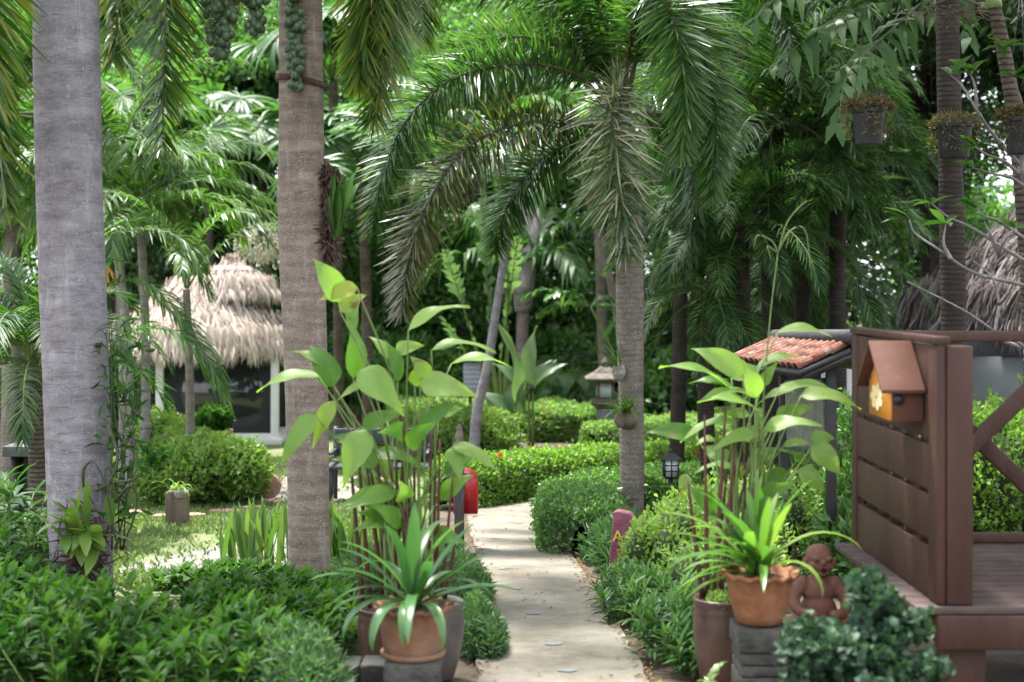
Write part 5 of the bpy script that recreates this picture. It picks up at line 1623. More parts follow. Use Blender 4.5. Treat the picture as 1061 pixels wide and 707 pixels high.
B = lambda dx, dy, dz: hc + np.array([dx, dy, dz])
root = empty('statue', B(0, .02, -.36), 'laughing bald clay baby figure sitting behind the right terracotta pot', 'statue')
ball(m_, B(0, .01, .012), (.06, .066, .058)); ball(m_, B(.004, -.006, -.022), (.055, .055, .046)); ball(m_, B(-.03, -.034, -.022), (.024, .022, .022)); ball(m_, B(.036, -.03, -.022), (.024, .022, .022))
ball(m_, B(.006, -.058, -.004), (.012, .013, .011)); ball(m_, B(-.022, -.047, .014), (.02, .012, .008)); ball(m_, B(.032, -.045, .014), (.02, .012, .008))
ball(m_, B(-.02, -.05, .002), (.014, .01, .006)); ball(m_, B(.03, -.048, .002), (.014, .01, .006))
ball(m_, B(.064, .004, -.012), (.012, .015, .021)); ball(m_, B(-.06, .012, -.012), (.012, .015, .021)); ball(m_, B(.006, -.04, -.054), (.026, .022, .014))
ball(m_, B(0, .02, -.075), (.032, .032, .03)); ball(m_, B(0, .025, -.14), (.075, .06, .075)); ball(m_, B(0, .02, -.235), (.085, .075, .085)); ball(m_, B(-.07, .02, -.11), (.036, .036, .036)); ball(m_, B(.07, .02, -.11), (.036, .036, .036))
for s_ in (-1, 1):
    tube(m_, np.array([B(s_ * .075, .02, -.11), B(s_ * .115, -.0, -.17), B(s_ * .1, -.06, -.215), B(s_ * .055, -.1, -.22)]), [.033, .03, .025, .02], 12, n=12)
    ball(m_, B(s_ * .045, -.105, -.22), (.024, .022, .02))
    tube(m_, np.array([B(s_ * .05, .0, -.28), B(s_ * .13, -.08, -.285), B(s_ * .09, -.16, -.31), B(s_ * .02, -.16, -.325)]), [.055, .05, .038, .028], 12, n=14)
    ball(m_, B(s_ * .0, -.17, -.325), (.04, .025, .025))
o = m_.build('body', M_baby, root)
rm = o.modifiers.new('skin', 'REMESH'); rm.mode = 'VOXEL'; rm.voxel_size = .0045; rm.use_smooth_shade = True
sm = o.modifiers.new('soft', 'SMOOTH'); sm.iterations = 4
m_ = MB(); ball(m_, B(.007, -.0595, -.036), (.0135, .006, .012)); m_.build('mouth', M_hollowshade, root, smooth=True)  # dark ball paints the shade of the open mouth hollow
m_ = MB()
for e in (-.021, .031):
    tube(m_, np.array([B(e - .012, -.056, .002), B(e, -.06, .006), B(e + .012, -.056, .001)]), [.0012, .002, .0012], 5, n=7)
m_.build('eye_line', M_hollowshade, root)  # dark lines paint the shade of the closed eye slits
m_ = MB(); box(m_, (hc[0] - .14, hc[1] - .22, -.03), (hc[0] + .14, hc[1] + .12, hc[2] - .345)); o = m_.build('stone_block', M_block, bevel=.012); tag(o, 'dark stone block that the clay baby sits on', 'stone block')

# ivy shrub in a clay pot, lower right
rng = np.random.default_rng(5)
rx = X(890, 4.85)
root = empty('ivy_shrub', (rx, 4.85, .0), 'dark glossy small leaved shrub in the lower right foreground', 'shrub')
lumps = [((rx - .16, 4.8, .5), (.1, .1, .07)), ((rx - .27, 4.8, .47), (.09, .1, .08)), ((rx + .03, 4.85, .5), (.14, .14, .09)), ((rx - .14, 4.75, .46), (.13, .13, .1)), ((rx + .13, 4.8, .44), (.12, .13, .09)), ((rx + .22, 4.88, .52), (.08, .08, .05)), ((rx + .1, 4.9, .63), (.1, .09, .06)), ((rx + .09, 4.9, .6), (.07, .07, .05)), ((rx - .23, 4.82, .36), (.1, .11, .09)), ((rx - .2, 4.7, .24), (.13, .12, .09)), ((rx - .02, 4.66, .33), (.13, .1, .09)), ((rx + .16, 4.72, .29), (.11, .1, .08)), ((rx - .08, 4.6, .2), (.12, .1, .08))]
lumps = [((rx + .0 + (c_[0] - rx) * .78, c_[1], c_[2]), r_) for c_, r_ in lumps]
bush_mb([(np.asarray(c_), np.asarray(r_) * .8) for c_, r_ in lumps] + [(np.asarray(lumps[k % len(lumps)][0]) + rsph(1)[0] * np.asarray(lumps[k % len(lumps)][1]) * 1.1 + [0, 0, .0], np.array([.05, .05, .035]) * rng.uniform(.7, 1.3)) for k in range(48)], 4600, .038, .031, (.35, .38), .3, 'leaf', 1.0, .6, 0, corem=1).build('foliage', [M_ivy, M_core], root)
stems_mb(np.array([rx, 4.85, .2]), [np.asarray(l[0]) for l in lumps], .008, .08).build('stem', M_twig, root)
m_ = MB(); lathe(m_, (rx + .02, 4.87, 0), [(.1, 0), (.13, .18), (.15, .24), (.155, .27), (.13, .27), (.12, .2)], 32); o = m_.build('clay_pot', M_baby, smooth=True); tag(o, 'reddish clay pot under the dark glossy shrub at the lower right', 'flower pot')

# ------------------------------------------------------------------ letterbox, lanterns, signs
Y = 10.6
g = np.array([X(476, Y), Y, gz(Y)])
root = empty('letterbox', g, 'red arched letterbox on a dark post at the left path edge', 'letterbox')
m_ = MB(); box(m_, (g[0] - .036, g[1] - .04, g[2] - .1), (g[0] + .036, g[1] + .04, P(0, 463, Y)[2])); m_.build('post', M_navy, root, bevel=.006)
zb, zt = P(0, 534, Y)[2], P(0, 491, Y)[2]
hw = .092
m_ = MB(); k = 16
a = np.linspace(0, PI, k)
prof = [(-hw, zb)] + [(-hw * math.cos(q), zt - hw + hw * math.sin(q)) for q in a] + [(hw, zb)]
cxm = X(482, Y)
n_ = len(prof)
Vf = [(cxm + x, Y + .05, z) for x, z in prof] + [(cxm + x, Y + .34, z) for x, z in prof]
m_.add(Vf, [list(range(n_)), list(range(2 * n_ - 1, n_ - 1, -1))] + [[i, i + n_, (i + 1) % n_ + n_, (i + 1) % n_] for i in range(n_)])
o = m_.build('box', M_red, root, bevel=.006)
m_ = MB()
Vf = [(cxm + x * .9, Y + .044, zb + .012 + (z - zb) * .93) for x, z in prof] + [(cxm + x * .9, Y + .0495, zb + .012 + (z - zb) * .93) for x, z in prof]
m_.add(Vf, [list(range(n_)), list(range(2 * n_ - 1, n_ - 1, -1))] + [[i, i + n_, (i + 1) % n_ + n_, (i + 1) % n_] for i in range(n_)])
m_.build('door', M_red, o)
m_ = MB(); lathe(m_, (g[0], Y, P(0, 463, Y)[2]), [(.04, 0), (.05, .012), (.045, .03), (.028, .04), (.03, .06), (.034, .08), (.026, .105), (.016, .12), (.022, .135), (.02, .15), (.008, .165), (.001, .17)], 16); m_.build('finial', M_stone, root, smooth=True)

# stone lantern
Y = 25.6
c = np.array([X(627, Y), Y, gz(Y)])
root = empty('stone_lantern', c, 'weathered stone lantern with a pagoda roof on a grey post behind the foxtail palm', 'lantern')
zp = lambda py: P(0, py, Y)[2]
m_ = MB(); box(m_, (c[0] - .15, Y - .15, c[2] - .05), (c[0] + .15, Y + .15, zp(424))); m_.build('post', M_stonegrey, root, bevel=.015)
m_ = MB()


def taper(mb, c, z0, z1, a, b):
    V = [(c[0] + s * a, c[1] + t * a, z0) for s, t in ((-1, -1), (1, -1), (1, 1), (-1, 1))] + [(c[0] + s * b, c[1] + t * b, z1) for s, t in ((-1, -1), (1, -1), (1, 1), (-1, 1))]
    return mb.add(V, np.array([(0, 3, 2, 1), (4, 5, 6, 7), (0, 1, 5, 4), (1, 2, 6, 5), (2, 3, 7, 6), (3, 0, 4, 7)]))


taper(m_, c, zp(424) + .002, zp(417), .16, .27); taper(m_, c, zp(417) + .002, zp(413), .27, .24); m_.build('platform', M_stone, root, bevel=.01)
m_ = MB(); taper(m_, c, zp(413) + .002, zp(395), .15, .15); lb_ = m_.build('light_box', M_stone, root, bevel=.008)
for sx, sy in ((0, -1), (0, 1), (1, 0), (-1, 0)):
    m_ = MB()
    if sx == 0:
        box(m_, (c[0] - .1, Y + sy * .154 - .003, zp(411)), (c[0] + .1, Y + sy * .154 + .003, zp(397)))
    else:
        box(m_, (c[0] + sx * .154 - .003, Y - .1, zp(411)), (c[0] + sx * .154 + .003, Y + .1, zp(397)))
    m_.build('pane', M_frost, lb_)
m_ = MB(); taper(m_, c, zp(395) + .002, zp(392), .33, .36); taper(m_, c, zp(392) + .002, zp(386), .36, .2); taper(m_, c, zp(386) + .002, zp(380), .2, .08); m_.build('roof', M_stone, root, bevel=.012)
m_ = MB(); lathe(m_, (c[0], Y, zp(380)), [(.05, 0), (.08, .05), (.06, .1), (.02, .16), (.001, .18)], 14); m_.build('finial', M_stone, root, smooth=True)

# black garden lantern
Y = 12.0
c = np.array([X(695, Y), Y, gz(Y)])
root = empty('garden_lantern', c, 'small black garden lantern among leaves right of the foxtail palm', 'lantern')
zp = lambda py: P(0, py, Y)[2]
m_ = MB(); lathe(m_, c, [(.07, 0), (.07, .02), (.025, .04), (.022, zp(496) - c[2])], 14); m_.build('post', M_black, root, smooth=False)
m_ = MB(); taper(m_, c, zp(496), zp(493.5), .045, .07); taper(m_, c, zp(475.5), zp(469), .092, .03); m_.build('roof', M_black, root, bevel=.003)
m_ = MB(); lathe(m_, (c[0], Y, zp(469)), [(.02, 0), (.014, .01), (.02, .022), (.008, .035), (.001, .04)], 10); m_.build('finial', M_black, root)
m_ = MB(); taper(m_, c, zp(493.5) + .001, zp(475.5) - .001, .05, .058); gl = m_.build('pane', M_frost, root)
m_ = MB()
for sx in (-1, 0, 1):
    for sy in (-1, 0, 1):
        if sx or sy:
            bar(m_, (c[0] + sx * .056, Y + sy * .056, zp(493.5)), (c[0] + sx * .062, Y + sy * .062, zp(475.5)), .011, .011, up=(0, 1, 0))
for zz in (.33, .66):
    r = .058
    for (p, q) in [((-r, -r), (r, -r)), ((r, -r), (r, r)), ((r, r), (-r, r)), ((-r, r), (-r, -r))]:
        z = zp(493.5) + zz * (zp(475.5) - zp(493.5))
        bar(m_, (c[0] + p[0], Y + p[1], z), (c[0] + q[0], Y + q[1], z), .008, .008)
m_.build('frame', M_black, root)


def text(body, size, loc, rot, mat, parent, ext=.002, name='lettering'):
    cu = bpy.data.curves.new(name, 'FONT')
    cu.body = body; cu.size = size; cu.extrude = ext; cu.align_x = 'CENTER'; cu.resolution_u = 3
    cu.materials.append(mat)
    tmp = bpy.data.objects.new(name, cu)
    me = bpy.data.meshes.new_from_object(tmp)
    bpy.data.objects.remove(tmp)
    o = bpy.data.objects.new(name, me)
    COL.objects.link(o)
    o.parent = parent
    o.location = [float(v) for v in np.asarray(loc) - ORIG[parent.name]]
    o.rotation_euler = rot
    return o


# maroon stone marker, leaning, half hidden
Y = 8.75
c = np.array([X(650, Y), Y, gz(Y)])
outl = [(632, 592), (631.5, 574), (634, 552), (635, 531), (640, 529.5), (652, 532), (664, 548), (670, 570), (671, 592)]
m_ = MB(); k = len(outl)
Vf = [P(x, y, Y) for x, y in outl] + [P(x, y, Y) + np.array([0.02, .09, 0]) for x, y in outl]
m_.add(Vf, [list(range(k))[::-1], list(range(k, 2 * k))] + [[i, (i + 1) % k, (i + 1) % k + k, i + k] for i in range(k)])
st_ = m_.build('stone_marker', M_purple, loc=c, bevel=.01); tag(st_, 'leaning maroon stone with yellow painted letters among the path side shrubs', 'stone sign')
text('A', .1, P(640, 561, Y) + [0, -.006, 0], (PI / 2, 0, 0), M_yellow, st_)
text('TE', .04, P(642, 574, Y) + [0, -.006, 0], (PI / 2, 0, 0), M_yellow, st_)
text('O', .045, P(642, 583, Y) + [0, -.006, 0], (PI / 2, 0, 0), M_yellow, st_)

# blue grey sign board behind the leaning trunk: lines too small to read
Y = 24
c = np.array([X(487, Y), Y, gz(Y)])
root = empty('notice_sign', c, 'pale blue grey notice sign with lines of text behind the leaning trunk', 'sign')
m_ = MB(); box(m_, (X(480, Y), Y, P(0, 408, Y)[2]), (X(498, Y), Y + .04, P(0, 376, Y)[2])); m_.build('board', M_bluegrey, root, bevel=.005)
for r in range(5):
    m_ = MB()
    x = 481.5
    while x < 496:
        w_ = rng.uniform(1.2, 3.2); box(m_, (X(x, Y), Y - .004, P(0, 382 + r * 5, Y)[2]), (X(min(x + w_, 497), Y), Y - .001, P(0, 380 + r * 5, Y)[2])); x += w_ + .8
    m_.build('lettering', M_paper, root)
m_ = MB(); box(m_, (X(487, Y) - .03, Y + .045, gz(Y)), (X(487, Y) + .03, Y + .1, P(0, 378, Y)[2])); box(m_, (X(474, Y), Y - .1, P(0, 374, Y)[2]), (X(504, Y), Y + .2, P(0, 369, Y)[2])); m_.build('post_and_roof', M_black, root)

# bench behind the leaves, left
Y = 15.2
xa, xb = X(338, Y), X(448, Y)
root = empty('garden_bench', ((xa + xb) / 2, Y, gz(Y)), 'dark grey garden bench half hidden behind the tall broad leaves', 'bench')
zp = lambda py: P(0, py, Y)[2]
for z0, z1 in ((463, 448), (480, 467)):
    m_ = MB(); box(m_, (xa + .04, Y + .38, zp(z0)), (xb - .04, Y + .42, zp(z1))); m_.build('backrest', M_navy, root, bevel=.005)
m_ = MB()
for k in range(4):
    box(m_, (xa, Y - .06 + k * .11, zp(486)), (xb, Y + .035 + k * .11, zp(483)))
m_.build('seat', M_navy, root, bevel=.004)
for x in (xa + .05, xb - .05):
    m_ = MB(); bar(m_, (x, Y - .02, gz(Y) - .02), (x, Y - .02, zp(486)), .05, .05, up=(0, 1, 0)); m_.build('leg', M_navy, root)
    m_ = MB(); bar(m_, (x, Y + .36, gz(Y) - .02), (x, Y + .44, zp(446)), .05, .05, up=(0, 1, 0)); m_.build('leg', M_navy, root)
    m_ = MB(); bar(m_, (x, Y - .06, zp(470)), (x, Y + .4, zp(470)), .045, .03); m_.build('armrest', M_navy, root)

# concrete slab bench at far left
Y = 13.0
root = empty('slab_table', (X(19, Y), Y, gz(Y)), 'grey concrete slab table at the far left edge', 'table')
zp = lambda py: P(0, py, Y)[2]
m_ = MB(); box(m_, (X(4, Y), Y - .05, zp(473)), (X(38, Y), Y + .5, zp(462))); m_.build('top', M_bench, root, bevel=.01)
m_ = MB(); box(m_, (X(9, Y), Y + .05, gz(Y) - .02), (X(15, Y), Y + .4, zp(473) - .002)); m_.build('leg', M_black, root)
m_ = MB(); box(m_, (X(26, Y), Y + .05, gz(Y) - .02), (X(32, Y), Y + .4, zp(473) - .002)); m_.build('leg', M_black, root)
Y = 12.2
m_ = MB(); box(m_, (X(-16, Y), Y, gz(Y) + .14), (X(8, Y), Y + .3, gz(Y) + .2)); box(m_, (X(-12, Y), Y + .04, gz(Y) - .02), (X(2, Y), Y + .26, gz(Y) + .138)); o = m_.build('low_stone', M_bench, bevel=.01); tag(o, 'low grey stone seat in front of the slab table', 'seat')

# stump with plant
Y = 12.8
c = np.array([X(184, Y), Y, gz(Y)])
root = empty('wooden_stump', c, 'short old square wooden post standing on the lawn', 'post')
m_ = MB(); box(m_, (c[0] - .095, Y - .08, c[2] - .04), (c[0] + .09, Y + .09, P(0, 509, Y)[2])); m_.build('post', M_wood, root, bevel=.012)
rt = empty('air_plant', P(186, 509, Y), 'grey and green air plant growing on top of the old wooden post', 'plant')
m_ = MB()
for k in range(22):
    strap(m_, P(184 + rng.normal(0, 3), 508, Y - .05), rng.uniform(0, 6.28), R(rng.uniform(10, 70)), rng.uniform(.12, .26), .016, rng.uniform(1.5, 3), 7, rng.uniform(.2, 1), 0, .2)
m_.build('foliage', M_lime, rt)
m_ = MB(); ball(m_, P(187, 512, Y - .1), (.06, .03, .04)); m_.build('root_ball', M_husk, rt, smooth=True)
m_ = MB(); tube(m_, np.array([P(140, 515, 12.4), P(158, 500, 12.6), P(176, 540, 12.7)]), [.004, .003], 5, n=12)
# stepping stones / brick edge of the flower bed
for k, (px, py, wd) in enumerate([(140, 534, 20), (168, 538, 18), (200, 537, 22), (232, 533, 26), (262, 529, 20), (280, 523, 24)]):
    g = G(px, py)
    m_ = MB(); t = np.linspace(0, 2 * PI, 10, endpoint=False); rr2 = 1 + .15 * rng.standard_normal(10)
    a_ = wd / F * g[1] * .6
    lo = np.stack([g[0] + np.cos(t) * a_ * rr2, g[1] + np.sin(t) * .12 * rr2, np.zeros(10)], 1); lo[:, 2] = gzv(lo[:, 1]) - .02
    hi = lo + [0, 0, .065]
    m_.add(np.vstack([lo, hi]), [list(range(10, 20))] + [[i, (i + 1) % 10, (i + 1) % 10 + 10, i + 10] for i in range(10)])
    o = m_.build('flat_stone', M_brickred, bevel=.008)
    tag(o, ['leftmost flat pinkish edging stone below the wide lawn bush', 'flat edging stone just left of the old wooden post', 'flat edging stone just right of the old wooden post', 'flat edging stone midway right of the old wooden post', 'flat edging stone behind the snake plant', 'flat edging stone against the brown palm trunk'][k], 'stone', 'edging stones')
Y = 15.3
m_ = MB(); lathe(m_, (0, 0, 0), [(.13, -.03), (.14, 0), (.13, .03), (.001, .032)], 20)
V_ = m_.V[0].copy(); m_.V[0] = np.stack([V_[:, 0] + X(278, Y), V_[:, 2] + Y, V_[:, 1] + gz(Y) + .17], 1)
o = m_.build('round_slab', M_brickred, bevel=.01); tag(o, 'round sandstone disc leaning upright at the right end of the wide lawn bush', 'stone disc')
# ------------------------------------------------------------------ thatch
def thatch_cone(mb, c, r0, r1, z0, z1, n, L, W, sx=1.0, sy=1.0, a0=0, a1=2 * PI, over=.25, tint=(.55, .25), base=True):
    """strips of thatch on a cone from (r0,z0) at the eave up to (r1,z1)"""
    a = rng.uniform(a0, a1, n); f = rng.uniform(0, 1, n) ** 1.25
    f[: n // 6] = rng.uniform(0, .06, n // 6)
    r = r0 + (r1 - r0) * f; z = z0 + (z1 - z0) * f
    rad = np.stack([np.cos(a) * sx, np.sin(a) * sy, 0 * a], 1)
    pos = np.array([c[0], c[1], 0.]) + rad * r[:, None] + np.array([0, 0, 1.]) * z[:, None]
    dz = z1 - z0; dr = r0 - r1
    d = norm(rad * dr - np.array([0, 0, 1.]) * dz)
    nr = norm(rad * dz + np.array([0, 0, 1.]) * dr)
    pos = pos + nr * rng.uniform(.01, .07, n)[:, None]
    d = norm(d + rng.normal(0, .2, (n, 3)) - np.array([0, 0, 1.]) * (f < .08)[:, None] * .5)
    # start each strip higher up the slope so that its tip is at f
    scatter(mb, pos - d * (L * .6), d, nr + rng.normal(0, .3, (n, 3)), L * rng.uniform(.7, 1.2, n), W * rng.uniform(.6, 1.4, n), np.clip(rng.normal(tint[0], tint[1], n), 0, 1), 'strap4', 0, .1, .1)
    if base:
        k = 40
        t = np.linspace(a0, a1, k)
        lo = np.stack([c[0] + np.cos(t) * sx * r0 * .97, c[1] + np.sin(t) * sy * r0 * .97, np.full(k, z0)], 1)
        hi = np.stack([c[0] + np.cos(t) * sx * max(r1, .02), c[1] + np.sin(t) * sy * max(r1, .02), np.full(k, z1)], 1)
        i = np.arange(k - 1)
        mb.add(np.vstack([lo, hi]), np.stack([i, i + 1, i + 1 + k, i + k], -1), .25, 0)


# pale hut, left
Y = 27.0
zp = lambda py: P(0, py, Y)[2]
hx = X(212, Y)
zg = gz(Y)
hut = empty('thatched_hut', (hx, Y, zg), 'small pavilion with a two tiered pale thatched roof and glass front on the left', 'hut')
m_ = MB()
thatch_cone(m_, (hx, Y), 1.95, .6, zp(360), zp(301), 9000, .6, .034, 1, .85)
m_.build('roof', M_thatch, hut)
m_ = MB()
thatch_cone(m_, (hx + .52, Y), .86, .1, zp(304), zp(277), 4200, .5, .034, 1, .85)
ball(m_, (hx + .52, Y, zp(281)), (.42, .36, .12))
m_.build('upper_roof', M_thatch, hut)
fy = Y - .95
for px in (166, 285):
    m_ = MB(); box(m_, (X(px, fy) - .07, fy - .06, zg), (X(px, fy) + .07, fy + .06, zp(352))); m_.build('post', M_white, hut, bevel=.008)
    m_ = MB(); box(m_, (X(px, fy) - .07, fy + 2.0, zg), (X(px, fy) + .07, fy + 2.12, zp(352))); m_.build('post', M_white, hut, bevel=.008)
m_ = MB(); box(m_, (X(160, fy), fy - .14, zg), (X(293, fy), fy + 2.3, zg + .12)); m_.build('floor_slab', M_white, hut, bevel=.012)
m_ = MB(); box(m_, (X(160, fy) + .04, fy - .02, zg + .122), (X(293, fy) - .04, fy + .04, zg + .2)); m_.build('sill', M_white, hut, bevel=.006)
m_ = MB(); box(m_, (X(170, fy), fy, zg + .202), (X(281, fy), fy + .02, zp(366))); wn = m_.build('window', M_glass, hut)
m_ = MB(); bar(m_, (X(226, fy), fy - .01, zg + .2), (X(226, fy), fy - .01, zp(366)), .03, .03, up=(0, 1, 0)); m_.build('frame', M_navy, wn)
m_ = MB(); box(m_, (X(170, fy), fy + 2.02, zg + .122), (X(281, fy), fy + 2.1, zp(352))); box(m_, (X(168, fy), fy + .1, zg + .122), (X(171, fy), fy + 2.0, zp(352))); m_.build('back_wall', M_tarp, hut)
m_ = MB(); bar(m_, P(222, 380, fy + -.1), P(252, 366, fy - .1), .05, .04); m_.build('brace', M_white, hut)
# planter with shrub before it
Y = 23.5
c = np.array([X(221, Y), Y, gz(Y)])
m_ = MB(); box(m_, (c[0] - .27, Y - .2, c[2] - .02), (c[0] + .27, Y + .2, P(0, 447, Y)[2]))
box(m_, (c[0] - .29, Y - .22, P(0, 450, Y)[2]), (c[0] + .29, Y + .22, P(0, 446, Y)[2])); o = m_.build('planter', M_brickred, bevel=.012); tag(o, 'square terracotta planter in front of the pale thatched hut', 'planter')
bush('round dark green potted shrub in front of the pale thatched hut', [((c[0], Y, P(0, 434, Y)[2]), (.28, .25, .2)), ((c[0] - .1, Y, P(0, 440, Y)[2]), (.2, .2, .16))], 1500, .09, .055, M_shrub, name='potted_shrub', cat='potted plant', core=.55, tint=(.4, .25))

# grey thatched hut, right
Y0 = 16.5
zp = lambda py, y=Y0: P(0, py, y)[2]
xc = X(1235, Y0 + 2.2)
zg = gz(Y0)
hut = empty('thatched_hut', (xc, Y0 + 2.2, zg), 'house with a steep weathered grey thatched roof behind the deck on the right', 'hut')
m_ = MB()
thatch_cone(m_, (xc, Y0 + 2.2), 3.85, .2, zp(338), zp(338) + 3.0, 24000, .7, .03, 1, .75, tint=(.45, .35))
m_.build('roof', M_thatchg, hut)
m_ = MB(); box(m_, (X(985, Y0), Y0 + .7, zg), (xc + 1.8, Y0 + 3.4, zp(347))); m_.build('wall', M_palewall, hut, bevel=.01)
m_ = MB(); box(m_, (X(1010, Y0), Y0 + .655, zp(455)), (X(1130, Y0), Y0 + .697, zp(356))); wn = m_.build('window', M_greywall, hut)
m_ = MB(); box(m_, (X(1000, Y0), Y0 + .58, zp(372)), (X(1130, Y0), Y0 + .652, zp(350))); m_.build('beam', M_navy, hut, bevel=.01)
# pale column left of it
Y = 14.2
zp = lambda py: P(0, py, Y)[2]
col_ = empty('garden_wall', (X(878, Y), Y, gz(Y)), 'pale upright wall panel with a glass pane behind the notice board', 'wall')
m_ = MB(); box(m_, (X(869, Y), Y, gz(Y) - .05), (X(887, Y), Y + .25, zp(380))); m_.build('column', M_palewall, col_, bevel=.01)
m_ = MB(); box(m_, (X(854, Y), Y + .05, gz(Y) - .05), (X(859, Y), Y + .15, zp(378))); m_.build('column', M_white, col_, bevel=.006)
m_ = MB(); box(m_, (X(887, Y) + .002, Y + .1, gz(Y)), (X(925, Y), Y + .14, zp(390))); m_.build('pane', M_frost, col_)

# ------------------------------------------------------------------ roofed notice board
Y = 9.2
zp = lambda py, y=Y: P(0, py, y)[2]
nb = empty('notice_board', (X(825, Y), Y, gz(Y)), 'small roofed notice board with red barrel tiles and black posts', 'notice board')
# ridge runs from back-left to front-right; slopes fall to both sides
ra, rb = P(804, 353, 9.75), P(880, 354, 8.7)
rd = norm((rb - ra) * [1, 1, 0]); pd = np.array([-rd[1], rd[0], 0.])      # pd points away from the camera
if pd[1] > 0:
    pd = -pd
hwid, drop = .32, .13
for s_ in (1, -1):
    m_ = MB()
    ntile = 13
    Lr = np.linalg.norm((rb - ra)[:2])
    for k in range(ntile):
        f = (k + .5) / ntile
        for row in range(3):
            e0 = ra + rd * Lr * f + pd * s_ * hwid * (row / 3) + np.array([0, 0, -drop * (row / 3) + (2 - row) * 0 + .012])
            e1 = ra + rd * Lr * f + pd * s_ * hwid * ((row + 1.12) / 3) + np.array([0, 0, -drop * ((row + 1.12) / 3) + .004])
            e0 = e0 + rng.normal(0, .003, 3)
            d = norm(e1 - e0); nrm = norm(np.cross(d, rd)); nrm = nrm if nrm[2] > 0 else -nrm
            a = np.linspace(0, PI, 7); w_ = Lr / ntile * .5
            V = []
            for (cpt, sc2) in ((e0, .9), (e1, 1.05)):
                V += [cpt + rd * math.cos(q) * w_ * sc2 + nrm * math.sin(q) * w_ * 1.0 * sc2 for q in a]
            m_.add(np.array(V), np.array([(i, i + 1, i + 8, i + 7) for i in range(6)]))
    for k in range(1):
        V = [ra - pd * 0 , ra + rd * Lr, ra + rd * Lr + pd * s_ * hwid * 1.03 + np.array([0, 0, -drop * 1.03]), ra + pd * s_ * hwid * 1.03 + np.array([0, 0, -drop * 1.03])]
        V = [v + np.array([0, 0, -.012]) for v in V]
        V2 = [v + np.array([0, 0, -.03]) for v in V]
        m_.add(np.array(V + V2), np.array([(0, 1, 2, 3), (7, 6, 5, 4), (0, 4, 5, 1), (1, 5, 6, 2), (2, 6, 7, 3), (3, 7, 4, 0)]), .5, 1)
    o = m_.build('roof_slope', [M_tile, M_black], nb)
    so2 = o.modifiers.new('thick', 'SOLIDIFY'); so2.thickness = .008
m_ = MB(); tube(m_, np.array([ra - rd * .02 + [0, 0, .03], rb + rd * .03 + [0, 0, .03]]), [.045, .045], 12, n=6); m_.build('ridge', M_ridge, nb, smooth=True)
gt = ra + rd * (Lr - .03)
m_ = MB()
V = [gt + [0, 0, -.03], gt + pd * hwid * .95 + [0, 0, -drop * .95 - .035], gt + pd * hwid * .95 + [0, 0, -drop * .95 - .085], gt + [0, 0, -.09], gt - pd * hwid * .95 + [0, 0, -drop * .95 - .085], gt - pd * hwid * .95 + [0, 0, -drop * .95 - .035]]
V2 = [np.asarray(v) + rd * .03 for v in V]
m_.add(np.array([*V, *V2]), [[0, 1, 2, 3], [0, 3, 4, 5], [9, 8, 7, 6], [11, 10, 9, 6], [0, 6, 7, 1], [1, 7, 8, 2], [2, 8, 9, 3], [3, 9, 10, 4], [4, 10, 11, 5], [5, 11, 6, 0]])
m_.build('gable', M_black, nb)
for (px, yv) in ((812, 9.6), (861, 8.95)):
    m_ = MB(); x = X(px, yv); box(m_, (x - .03, yv - .03, gz(yv) - .05), (x + .03, yv + .03, zp(356, yv)))
    m_.build('post', M_black, nb, bevel=.004)
m_ = MB(); pA = P(816, 430, 9.55); pB = P(855, 430, 9.0)
bar(m_, pA, pB, .03, .42); m_.build('board', M_board, nb, bevel=.004)
for zq in (.2, -.2):
    m_ = MB(); bar(m_, pA + [0, 0, zq * 1.1], pB + [0, 0, zq * 1.1], .045, .03)
    m_.build('frame', M_navy, nb, bevel=.003)

# ------------------------------------------------------------------ deck with railing
zd = .479
dk = empty('wooden_deck', (2.6, 6.2, 0), 'brown painted raised wooden deck with a slatted panel and crossed railing', 'deck')
x0 = 1.63
ya, yb = 5.46, 6.82
m_ = MB()
nb_ = 13
bw = (yb - ya - .02) / nb_
for k in range(nb_):
    y = ya - .02 + k * (bw + .003)
    box(m_, (x0 - .085, y, zd - .03), (x0 + 2.4, y + bw - .004, zd))
m_.build('floor_boards', M_deckboard, dk, bevel=.003)
m_ = MB(); box(m_, (x0 - .005, ya - .03, zd - .165), (x0 + 2.38, ya + .02, zd - .033)); m_.build('beam', M_brown, dk, bevel=.006)
m_ = MB(); box(m_, (x0 + .0, ya + .023, zd - .15), (x0 + .05, yb - .0, zd - .034)); m_.build('beam', M_brown, dk, bevel=.006)
m_ = MB(); box(m_, (x0 - .003, yb - .03, zd - .15), (x0 + 2.38, yb + .02, zd - .034)); m_.build('beam', M_brown, dk, bevel=.006)
m_ = MB(); box(m_, (x0 + .08, yb - .03, zd + .003), (x0 + 2.38, yb + .0, zd + .05)); m_.build('toe_board', M_brown, dk, bevel=.005)
for (x, y) in ((x0 + .03, ya + .03), (x0 + 1.9, ya + .03), (x0 + .03, yb - .12), (x0 + 1.9, yb - .12)):
    m_ = MB(); box(m_, (x, y, gz(y) - .05), (x + .17, y + .1, zd - .153)); m_.build('leg', M_brown, dk, bevel=.006)
# slatted panel along the left side
pz0, pz1 = zd + .004, 1.481
m_ = MB(); box(m_, (x0 - .002, ya - .005, pz0), (x0 + .034, ya + .105, pz1 - .004)); m_.build('panel_stile', M_brown, dk, bevel=.004)
m_ = MB(); box(m_, (x0 - .002, yb - .10, pz0), (x0 + .034, yb, pz1 - .004)); m_.build('panel_stile', M_brown, dk, bevel=.004)
m_ = MB(); box(m_, (x0 - .008, ya - .01, pz1), (x0 + .05, yb + .01, pz1 + .03)); m_.build('panel_cap', M_brown, dk, bevel=.005)
H_ = pz1 - pz0
